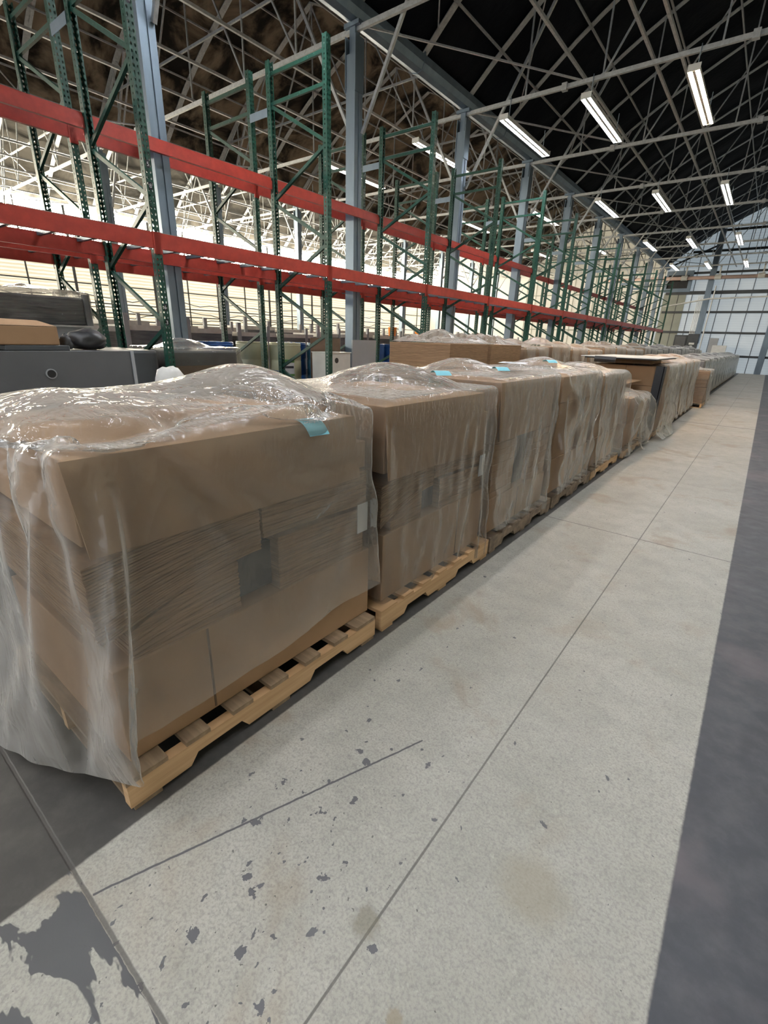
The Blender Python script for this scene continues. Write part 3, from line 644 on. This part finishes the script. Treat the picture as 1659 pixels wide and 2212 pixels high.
def cover(key, label, mat='film', group=None, smooth=0, sub=1):
    me = FILM[key]; me.materials.clear(); me.materials.append(M[mat])
    for p in me.polygons: p.use_smooth = True
    o = bpy.data.objects.new('plastic_cover', me); COL.objects.link(o); tag(o, label, 'plastic cover', group)
    if smooth: md = o.modifiers.new('relax', 'SMOOTH'); md.iterations = smooth; md.factor = .5
    if sub: md = o.modifiers.new('smooth', 'SUBSURF'); md.levels = 1; md.render_levels = 1
    return o
# ------------------------------------------------------------------ loads of the four near pallets
def bundle(name, x0, x1, y0, y1, z0, z1, label, droop=.0, over=0., n=26, group='bundles of flat cartons', mat='edge', up=0., inv=False):
    """stack of flattened cartons; the sheets sag towards the near end (droop) or the far end (up)"""
    b = MB(); rnd = random.Random(int(y0 * 977 + z0 * 131)); h = (z1 - z0) / n; seg = 14
    for i in range(n):
        e = rnd.uniform(-.003, .0015); ya, yb = y0 + rnd.uniform(-.002, .002), y1 + rnd.uniform(-.002, .002)
        vs = []
        for j in range(seg + 1):
            u = j / seg; y = ya + (yb - ya) * u
            dz = -droop * ((.2 + .8 * i / n) if inv else (1 - .6 * i / n)) * max(0, 1 - u / .95) ** 1.6 - up * max(0, (u - .2) / .8) ** 2
            t = h * .93 * (1 if i < n - 1 else 1.2)
            for (xx, zz) in ((x0, 0), (x1 + e, 0), (x1 + e, t), (x0, t)): vs.append((xx, y, z0 + i * h + zz + dz))
        fs = [(0, 3, 2, 1), tuple(4 * seg + q for q in (0, 1, 2, 3))]
        for j in range(seg):
            for q in range(4): fs.append((4 * j + q, 4 * j + (q + 1) % 4, 4 * j + 4 + (q + 1) % 4, 4 * j + 4 + q))
        b._add(vs, fs)
    return tag(obj(name, b, M[mat]), label, 'carton bundle', group)
def carton(y0, y1, x0, x1, z0, z1, label, seam=None, tilt=0., flap=None, group='cartons on the near pallets'):
    t = thing('carton', label, 'carton', (0, 0, 0), 0, group)
    b = MB(); b.box(x0, x1, y0, y1, z0, z1); obj('body', b, M['card'], t, bevel=.004)
    if seam: obj('seam', MB().box(x1, x1 + .002, seam - .004, seam + .004, z0 + .01, z1 - .005), M['dcard'], t)
    if flap:
        fy0, fy1, fz, lean = flap
        b = MB(); b.bar((x1 + .012, (fy0 + fy1) / 2, z1), (x1 + .012 + lean, (fy0 + fy1) / 2, fz), fy1 - fy0, .006, (0, 1, 0))
        v = [(x1 + .006, fy0, z1), (x1 + .006, fy1, z1), (x1 + .006 + lean, fy1 + .02, fz), (x1 + .006 + lean, fy0 + .02, fz)]
        b = MB(); b._add(v + [(a - .006, c, d) for a, c, d in v], [(0, 3, 2, 1), (4, 5, 6, 7), (0, 1, 5, 4), (1, 2, 6, 5), (2, 3, 7, 6), (3, 0, 4, 7)])
        obj('flap', b, M['card'], t)
    return t
def near_load(y0, y1, zt, za, zb, hole, who, tagpos, seam, xf=XA, label_y=None, tall_hole=False):
    xb = -2.2; P0 = .126; ya, yb = hole
    carton(y0 + .02, y1 + .02, xb, xf - .008, P0, zb, 'long flat carton face at the bottom of the %s stack' % who, seam=seam)
    if not tall_hole:
        zm = zb + (za - zb) * .50
        bundle('carton_bundle', xb, xf - .02, y0 + .09, ya, zb + .002, zm - .012, 'lower bundle left of the dark hole in the %s stack' % who, droop=.10, inv=True)
        bundle('carton_bundle', xb, xf - .016, yb, y1 - .02, zb + .002, zm + .02, 'lower bundle right of the dark hole in the %s stack' % who, up=.01)
        bundle('carton_bundle', xb, xf - .012, y0, ya + .10, zm + .004, za - .012, 'drooping upper bundle at the left of the %s stack' % who, droop=.12, over=1)
        bundle('carton_bundle', xb, xf - .016, ya + .115, y1, zm + .04, za - .005, 'upper bundle at the right of the %s stack' % who, up=.015)
        hz = (zb + .02, zm + .002)
    else:
        bundle('carton_bundle', xb, xf - .02, y0 + .03, ya, zb + .002, za - .005, 'tall bundle left of the dark hollow in the %s stack' % who, n=9, mat='card')
        bundle('carton_bundle', xb, xf - .016, yb, y1, zb + .002, za - .005, 'tall bundle right of the dark hollow in the %s stack' % who, n=9, mat='card')
        hz = (zb + .01, za - .02)
    tag(obj('gap_shade', MB().box(xb, xf - .06, ya + .004, yb - .004, hz[0], hz[1]), M['black']), 'black block put in for the shade in the hole of the %s stack' % who, 'panel')  # black block paints the shade of an open gap between bundles
    t = carton(y0 + .012, y1 - .10, xb, xf - .012, za, zt, 'wide brown carton on top of the %s stack' % who, flap=(y0, y1 - .10, za - .03, .02))
    obj('end_tab', MB().box(xb, xf - .02, y1 - .098, y1 - .01, za, zt - .12), M['card'], t)
    if label_y: tag(obj('paper_label', MB().box(xf - .012, xf - .009, label_y - .035, label_y + .035, zb + .10, zb + .24), M['paper']), 'white paper label on the right edge of the %s stack' % who, 'label')
def blue_tag(x, y, z, rx, rz, label):
    t = thing('blue_tag', label, 'paper tag', (x, y, z), rz, 'blue paper tags'); t.rotation_euler = (rx, 0, rz)
    b = MB(); n = 6; vs = []
    for j in range(n + 1):
        u = j / n; yy = -.05 + .11 * u; zz = .018 * math.sin(u * 3.0)
        for xx in (-.045, .045): vs.append((xx, yy, zz)); vs.append((xx, yy, zz - .0006))
    fs = []
    for j in range(n):
        a = 4 * j; fs += [(a, a + 2, a + 6, a + 4), (a + 1, a + 5, a + 7, a + 3), (a, a + 4, a + 5, a + 1), (a + 2, a + 3, a + 7, a + 6)]
    b._add(vs, fs); obj('sheet', b, M['tag'], t)
    w = MB(); rnd = random.Random(3); px = -.036
    while px < .03:
        q = rnd.uniform(.004, .008); w.bar((px, .005 + rnd.uniform(-.004, .004), .0185), (px + q, .014 + rnd.uniform(-.004, .004), .0195), .0016, .001); px += q
    obj('handwriting', w, M['paper'], t)
pallet(PX, .96, 'pale wooden pallet under the nearest covered stack', 'front row pallets')
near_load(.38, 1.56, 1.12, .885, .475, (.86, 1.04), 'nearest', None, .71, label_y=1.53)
cover('p1', 'big milky clear plastic cover over the nearest stack, reaching the floor', 'film1')
pallet(PX, 2.22, 'pale wooden pallet under the second covered stack', 'front row pallets', 'wood', 'wood')
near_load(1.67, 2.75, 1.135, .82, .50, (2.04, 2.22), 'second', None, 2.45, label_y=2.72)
cover('p2', 'clear plastic cover over the second stack from the front')
pallet(PX, 3.46, 'brown wooden pallet under the third covered stack', 'front row pallets', 'woodg', 'woodg')
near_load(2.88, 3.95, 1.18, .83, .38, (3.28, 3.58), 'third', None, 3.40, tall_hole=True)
cover('p3', 'clear plastic cover over the third stack, black gap at its left', smooth=4)
pallet(PX, 4.72, 'dark worn wooden pallet under the fourth covered stack', 'front row pallets', 'woodg', 'woodg')
pallet(PX, 5.96, 'light wooden pallet under the fifth covered stack', 'front row pallets')
for (y0, y1, zt, w) in ((4.12, 5.2, 1.165, 'fourth'), (5.32, 6.45, 1.125, 'fifth')):
    ym = (y0 + y1) / 2
    carton(y0, y1, -2.2, XA - .01, .126, .45, 'low brown carton at the base of the %s stack' % w, seam=ym)
    for q, (a, b_) in enumerate(((y0 + .02, ym - .16), (ym - .10, ym + .2), (ym + .26, y1 - .01))):
        carton(a, b_, -2.2, XA - .02 - .03 * (q == 1), .452, zt - .22, 'upright brown carton, %s in the middle tier of the %s stack' % (('left', 'centre', 'right')[q], w))
    carton(y0, y1 - .03, -2.2, XA - .015, zt - .218, zt, 'flat brown carton on top of the %s stack' % w, seam=ym + .1)
cover('p4', 'loose wrinkled clear plastic cover over the fourth stack', smooth=5); cover('p5', 'cloudy folded plastic cover over the fifth stack', smooth=5)
blue_tag(-1.272, 1.205, 1.105, -1.15 + 1.57, 1.45, 'light blue paper tag on the front edge of the nearest cover')
FILMTAG = [((-1.42, 2.34, 1.245), 'light blue paper tag lying on top of the second cover'), ((-1.42, 3.12, 1.245), 'light blue paper tag lying on top of the third cover'), ((-1.5, 4.3, 1.27), 'small green-blue paper tag on top of the fourth cover')]
for p, l in FILMTAG: blue_tag(*p, 0.05, .9, l)
t = thing('paper_sheet', 'white paper sheet stuck on top of the third cover', 'paper', (-1.55, 3.62, 1.275), .3); obj('sheet', MB().box(-.10, .10, -.14, .14, 0, .001), M['paper'], t)
obj('print', MB().box(-.06, .02, -.02, .0, .001, .0015).box(-.06, .04, .03, .04, .001, .0015), M['ink'], t)
# low sixth stack
pallet(-1.72, 7.40, 'short orange-brown pallet under the low stack', 'front row pallets')
for q, (a, b_, z0, z1) in enumerate(((6.86, 7.88, .126, .45), (6.88, 7.86, .452, .78))): carton(a, b_, -2.14, -1.27, z0, z1, ('lower', 'upper')[q] + ' wide dark-printed carton of the low sixth stack', seam=7.35)
tag(obj('flat_sheet', MB().box(-2.1, -1.45, 7.2, 8.35, .93, .938), M['card']), 'flat cardboard sheet resting behind the low sixth stack', 'cardboard sheet')
cover('p6', 'low shiny plastic cover spilling onto the floor beside the sixth stack', 'film2', smooth=3)
# seventh stack: open brown front, dark corner board
pallet(-1.70, 9.03, 'hidden pallet under the seventh stack with the dark corner', 'front row pallets')
t7 = 'seventh stack'
carton(8.44, 9.63, -2.2, -1.2, .126, .85, 'large brown carton low in the seventh stack, above the low stack')
carton(8.43, 9.63, -2.2, -1.73, .852, 1.14, 'left brown carton of the top tier of the seventh stack'); carton(8.43, 9.63, -1.725, -1.2, .852, 1.14, 'right brown carton of the top tier of the seventh stack')
tag(obj('corner_board', MB().box(-1.30, -1.185, 8.40, 8.425, .126, 1.15).box(-1.195, -1.17, 8.40, 8.52, .126, 1.15), M['black']), 'dark upright board at the corner of the seventh stack', 'corner board')
cover('p7', 'pinkish hanging plastic cover on the right of the seventh stack', 'film2', smooth=4)
tag(obj('foam_board', MB().box(-2.35, -1.25, 8.1, 10.2, 1.252, 1.262), M['white']), 'large white board lying on the seventh stack', 'board')
tag(obj('dark_board', MB().box(-2.3, -1.28, 8.15, 10.1, 1.232, 1.250), M['black']), 'black board sandwiched under the large white board', 'board')
tag(obj('board_spacer', MB().box(-2.2, -1.4, 8.6, 9.4, 1.164, 1.230), M['card']), 'cardboard packing between the seventh stack and the black board', 'packing')
tag(obj('hand_wrap_roll', MB().tube([(-1.65, 6.25, 1.27), (-1.42, 6.30, 1.265)], .035, 10), M['black']), 'small black roll lying on the fifth cover', 'roll')
# ------------------------------------------------------------------ stacks farther along
def far_stack(x, y, z, i, row, grey, sc3=(1, 1, 1), rz=0.):
    cz = z / 1.2
    pallet(x, y, 'pallet under the %s covered stack of the %s' % (ORD[i], row), 'pallets of the ' + row, 'woodg', 'woodg')
    if grey: tag(obj('wrapped_load', MB().box(x - .49, x + .48, y - .565, y + .565, .126, 1.12 * cz), M['gwrap'], bevel=.02), 'grey wrapped load, %s in the %s' % (ORD[i], row), 'load', 'loads of the ' + row)
    else:
        for q, (za, zb) in enumerate(((.126, .62 * cz), (.622 * cz, 1.12 * cz))): carton(y - .565, y + .565, x - .49, x + .475, za, zb, '%s brown carton of the %s stack in the %s' % (('lower', 'upper')[q], ORD[i], row), seam=y + .1, group='cartons of the ' + row)
    o = bpy.data.objects.new('plastic_cover', FILM['far']); COL.objects.link(o); tag(o, 'plastic cover over the %s stack of the %s' % (ORD[i], row), 'plastic cover', 'covers of the ' + row)
    o.location = (x, y, 0); o.scale = (1, 1, cz); o.rotation_euler[2] = rz
FILM['far'].materials.append(M['film2'])
_b = __import__('bmesh').new(); _b.from_mesh(FILM['far'])
for _ in range(4): __import__('bmesh').ops.smooth_vert(_b, verts=_b.verts, factor=.5, use_axis_x=True, use_axis_y=True, use_axis_z=True)
_b.to_mesh(FILM['far']); _b.free()
for p in FILM['far'].polygons: p.use_smooth = True
yy = 10.42
for i in range(3): far_stack(-1.72, yy, 1.22, 7 + i, 'front row', False, rz=0); yy += 1.26
# the stack of brown bags that stands out into the lane
pallet(-1.54, 15.0, 'reddish pallet under the low stack of brown sheets', 'front row pallets')
for q in range(4): bundle('carton_bundle', -2.0, -1.05 + .02 * (q % 2), 14.5, 15.5, .126 + q * .19, .30 + q * .19, '%s bundle up in the short brown stack standing out into the lane' % ORD[q], n=5)
o = bpy.data.objects.new('plastic_cover', FILM['far']); COL.objects.link(o); tag(o, 'shiny cover on the short brown stack standing out into the lane', 'plastic cover'); o.location = (-1.54, 15.02, 0); o.scale = (1, 1, .80)
yy = 16.4
for i in range(15): far_stack(-1.80, yy, 1.18 + .03 * math.sin(i * 2.1), 11 + i if i < 13 else i - 13, 'front row' if i < 13 else 'far end of the front row', True); yy += 1.26
# second row, behind the front row
for i, (ya, yb) in enumerate(((5.62, 6.72), (6.84, 7.95))):
    pallet(-3.82, (ya + yb) / 2, 'pallet under the %s bare brown block of the second row' % ('left', 'right')[i], 'pallets of the second row')
    bundle('carton_bundle', -4.3, -3.3, ya, yb, .126, 1.37, '%s tall block of brown flat cartons behind the third stack' % ('left', 'right')[i], n=60)
for i, (ya, yb) in enumerate(((5.66, 7.0), (7.02, 7.92))):
    b = MB(); nx, ny = 22, 34; vs = []
    for a in range(nx + 1):
        for c in range(ny + 1):
            u, w = a / nx, c / ny; x = -4.32 + 1.03 * u; y = ya + (yb - ya) * w; e = min(1, 5 * min(u, 1 - u, w, 1 - w))
            h = .13 * e * (.75 + .8 * noise.noise((x * 3.2, y * 3.2, i + .5))) + .035 * noise.noise((x * 11, y * 11, 3)) * e
            vs.append((x, y, 1.385 + max(0, h)))
    b._add(vs, [(a * (ny + 1) + c, (a + 1) * (ny + 1) + c, (a + 1) * (ny + 1) + c + 1, a * (ny + 1) + c + 1) for a in range(nx) for c in range(ny)])
    o = tag(obj('plastic_cover', b, M['film2'], None, True), 'plastic film bunched up on the %s bare brown block of the second row' % ('left', 'right')[i], 'plastic cover')
yy = 8.75
for i in range(22): far_stack(-3.82, yy, 1.40 + .05 * math.sin(i * 1.7), i, 'second row', i > 8); yy += 1.28
# ------------------------------------------------------------------ things behind the front row, left
t = thing('grey_cabinet', 'long dark grey cabinet with a round hole at the left edge', 'cabinet', (0, 0, 0))
obj('carcass', MB().box(-3.7, -3.1, .1, 1.42, .12, 1.30), M['grey'], t, bevel=.004); obj('side_panel', MB().box(-3.7, -3.09, 1.42, 1.436, .12, 1.30), M['lgrey'], t)
obj('plinth', MB().box(-3.66, -3.14, .14, 1.38, 0, .12), M['black'], t)
obj('hole_ring', MB().tube([(-3.101, .975, 1.18), (-3.094, .975, 1.18)], .027, 24), M['lgrey'], t); obj('hole', MB().tube([(-3.1, .975, 1.18), (-3.0925, .975, 1.18)], .021, 24), M['black'], t)
tag(obj('dark_tray', MB().box(-3.5, -3.12, .80, 1.10, 1.301, 1.328), M['panelgrey'], bevel=.004), 'thin dark tray lying on the grey cabinet under the brown box', 'tray')
t = thing('brown_box', 'small brown cardboard box on top of the grey cabinet', 'box', (0, 0, 0)); obj('body', MB().box(-3.46, -3.12, .62, 1.055, 1.329, 1.425), M['card'], t, bevel=.006)
b = MB(); b._add([(-3.46, .62, 1.426), (-3.46, 1.055, 1.426), (-3.12, 1.055, 1.426), (-3.12, .62, 1.426), (-3.3, .66, 1.462), (-3.3, 1.02, 1.455)], [(0, 1, 5, 4), (2, 3, 4, 5), (0, 4, 3), (1, 2, 5)]); obj('lid', b, M['card'], t)
def blob(cx, cy, cz, rx, ry, rz, seed, amp=.25, fs=3.):
    b = MB(); n = 24; k = 14; prof = [(math.sin(math.pi * i / k), -math.cos(math.pi * i / k)) for i in range(k + 1)]; prof[0] = (.001, -1); prof[-1] = (.001, 1)
    b.lathe(prof, n); out = []
    for x, y, z in b.v:
        d = 1 + amp * noise.noise((x * fs * .5 + seed, y * fs * .5, z * fs * .5)) + amp * .4 * noise.noise((x * fs * 2 + seed, y * fs * 2, z * fs * 2))
        out.append((cx + x * rx * d, cy + y * ry * d, cz + max(-.8, z * d) * rz))
    b.v = out; return b
t = thing('black_bag', 'crumpled black bag on the right end of the grey cabinet', 'bag', (0, 0, 0)); obj('body', blob(-3.26, 1.245, 1.353, .12, .105, .062, 4.2), M['black'], t, True); obj('knot', blob(-3.2, 1.115, 1.342, .03, .03, .045, 9.1, .5), M['black'], t, True)
tag(obj('bag_crate', MB().box(-3.1, -2.72, 1.40, 1.7, 0, .78), M['card']), 'cardboard crate under the pale plastic bag', 'crate')
tag(obj('plastic_bag', blob(-2.9, 1.55, .985, .13, .115, .25, 2.3, .16), M['bagw'], None, True), 'pale plastic bag standing up behind the nearest cover', 'bag')
# dark wrapped slab in the rear rack bay
t = thing('base_cabinet', 'pale grey base cabinet under the dark wrapped slab', 'cabinet', (0, 0, 0)); obj('body', MB().box(-7.8, -6.85, .4, 2.7, .0, 1.42), M['lgrey'], t); obj('top_edge', MB().box(-7.82, -6.83, .38, 2.72, 1.42, 1.44), M['white'], t)
t = thing('wrapped_slab', 'dark wrapped slab with a pale corner strip at the left edge', 'load', (0, 0, 0)); obj('block', MB().box(-7.8, -6.85, .4, 2.66, 1.442, 1.76), M['dwrap'], t, bevel=.02)
obj('corner_strip', MB().box(-6.90, -6.84, 2.663, 2.73, 1.442, 1.80), M['lgrey'], t)
cover('slab', 'loose plastic film on top of the dark wrapped slab')
# dark load with film in the front rack bay
tag(obj('dark_carton', MB().box(-6.25, -5.36, 2.05, 2.755, 0, 1.21), M['panelgrey'], bevel=.03), 'dark grey wrapped block just left of the front rack post', 'carton')
t = thing('filmed_carton', 'brown and grey carton under film right of the front rack post', 'carton', (0, 0, 0)); obj('body', MB().box(-6.25, -5.46, 2.92, 3.86, 0, 1.2), M['panelgrey'], t, bevel=.02); obj('front_panel', MB().box(-5.459, -5.45, 2.92, 3.86, .2, 1.03), M['dcard'], t)
cover('dark', 'plastic film over the brown and grey carton behind the front rack post')
# drums, each on a pile of pallets
def pile(x, y, who, n=3):
    for q in range(n): pallet(x, y, '%s pallet up in the pile under the %s' % (ORD[q], who), 'pallets under the drums', 'woodg', 'woodg', z=q * .1245)
def drum(x, y, z, mat, label, lab=None):
    t = thing('plastic_drum', label, 'drum', (x, y, z), random.random() * 6, 'plastic drums')
    R_ = .29; obj('body', MB().lathe([(.26, 0), (.283, .02), (R_, .08), (R_, .27), (R_ - .008, .285), (R_, .30), (R_, .58), (R_ - .008, .595), (R_, .61), (R_, .80), (.284, .835), (.29, .85), (.29, .872), (.27, .88)], 32), mat, t, True)
    obj('bung', MB().lathe([(.03, .88), (.03, .90), (.02, .905)], 12, .17, .0), M['white'], t); obj('bung', MB().lathe([(.03, .88), (.03, .90), (.02, .905)], 12, -.17, .0), M['white'], t)
    obj('rim', MB().lathe([(.262, .878), (.272, .895), (.285, .897), (.29, .88)], 32), mat, t, True)
    return t
def wrap_label(t, a0, a1, z0, z1, mat, r=.292, n=6):
    b = MB(); vs = [((r + e) * math.cos(a0 + (a1 - a0) * j / n), (r + e) * math.sin(a0 + (a1 - a0) * j / n), z) for j in range(n + 1) for e in (0, .002) for z in (z0, z1)]
    fs = []
    for j in range(n): a = 4 * j; fs += [(a + 2, a + 6, a + 7, a + 3), (a, a + 1, a + 5, a + 4), (a + 1, a + 3, a + 7, a + 5), (a, a + 4, a + 6, a + 2)]
    b._add(vs, fs); return obj('drum_label', b, mat, t)
DZ = .3735
pile(-7.2, 4.68, 'single blue drum'); drum(-7.2, 4.68, DZ, M['blue'], 'blue drum behind the first column, left of the others')
pile(-7.3, 5.96, 'cream drums'); d = drum(-7.15, 6.12, DZ, M['cream'], 'cream drum with a green printed label'); d.rotation_euler[2] = 0
for z0, z1, mm in ((.30, .62, 'paper'), ): wrap_label(d, -.95, -.15, z0, z1, M[mm])
wrap_label(d, -.95, -.15, .56, .615, M['label_green'], .295); wrap_label(d, -.9, -.2, .46, .50, M['ink'], .295); wrap_label(d, -.95, -.15, .32, .36, M['label_green'], .295)
drum(-7.58, 5.70, DZ, M['cream'], 'plain cream drum partly hidden left of the labelled one')
pile(-7.3, 7.19, 'blue and teal drums'); drum(-7.61, 6.68, DZ, M['blue'], 'bright blue drum half hidden behind the teal drum'); drum(-7.1, 7.02, DZ, M['teal'], 'teal-blue drum beside the white box')
# boxes on the rack floor
pallet(-5.9, 6.75, 'pallet under the white box and the pale panel', 'pallets under the racks')
t = thing('white_box', 'white box with a round hand hole beside the teal drum', 'box', (0, 0, 0)); obj('body', MB().box(-6.28, -5.9, 5.98, 6.56, .126, 1.14), M['white'], t, bevel=.004); obj('lid', MB().box(-6.29, -5.89, 5.97, 6.57, 1.14, 1.155), M['white'], t)
obj('hand_hole', MB().tube([(-5.9, 6.2, 1.02), (-5.897, 6.2, 1.02)], .045, 20), M['black'], t)
t = thing('open_carton', 'open brown carton standing behind the white box', 'carton', (0, 0, 0)); obj('back_panel', MB().box(-6.34, -6.33, 6.0, 6.75, .126, 1.38), M['dcard'], t); obj('side_panel', MB().box(-6.75, -6.34, 6.74, 6.75, .126, 1.36), M['dcard'], t)
tag(obj('pale_board', MB().box(-5.93, -5.9, 6.62, 7.28, .126, 1.365), M['lgrey']), 'blank pale grey panel right of the white box', 'panel')
pile(-7.2, 8.505, 'filmed blue drums'); pile(-7.2, 9.72, 'farther filmed drum')
drum(-7.25, 8.80, DZ, M['blue'], 'blue drum right of the pale panel, first under loose film'); d = drum(-7.15, 9.40, DZ, M['blue'], 'blue drum right of the pale panel, middle of three'); d2 = drum(-7.2, 10.0, DZ, M['blue'], 'blue drum with a white hazard label, rightmost of the group'); d2.rotation_euler[2] = 0
wrap_label(d2, -.95, -.72, .50, .58, M['paper']); wrap_label(d2, -.95, -.72, .34, .47, M['paper']); wrap_label(d2, -.90, -.77, .37, .44, M['ink'], .295)
wrap_label(d, -.5, .1, .12, .62, M['paper'])
# rows of dark wrapped pallets far behind the racks
def wrapped_row(x, y, h, who, i):
    t = thing('wrapped_pallet', 'dark wrapped pallet load with pale top band, %s in the %s' % (ORD[i], who), 'pallet load', (x, y, 0), 0, 'dark wrapped loads of the ' + who)
    for n_, me in WR: o = obj(n_, me, None, t); o.scale = (1, 1, h / 1.5)
WR = [('base', MB().box(-.5, .5, -.6, .6, 0, .12).mesh('base', M['woodg'])), ('block', MB().box(-.5, .5, -.6, .6, .12, 1.36).mesh('block', M['dwrap'])), ('top_band', MB().box(-.51, .51, -.61, .61, 1.36, 1.46).mesh('top_band', M['bagw'])),
      ('corner_post', MB().box(.46, .53, -.60, -.50, .0, 1.68).mesh('corner_post', M['lgrey'])), ('corner_post', MB().box(.46, .53, .30, .38, .5, 1.62).mesh('corner_post', M['lgrey']))]
for i in range(16): wrapped_row(-11.0, 4.0 + i * 1.36, 1.50 + .04 * math.sin(i * 1.3), 'first row behind the racks', i)
for i in range(16): wrapped_row(-13.6, 4.6 + i * 1.40, 1.62 + .05 * math.sin(i * 1.9), 'second row behind the racks', i)
for i, (x, y, z) in enumerate(((-12.3, 14.5, 2.05), (-12.3, 16.2, 2.05))):
    tag(obj('orange_tub', MB().lathe([(.13, 0), (.16, .28), (.17, .3)], 16), M['orange'], None, True), 'small orange tub on the wrapped loads, %s of two' % ('left', 'right')[i], 'tub', 'orange tubs').location = (x + 1.3, y, 1.47)
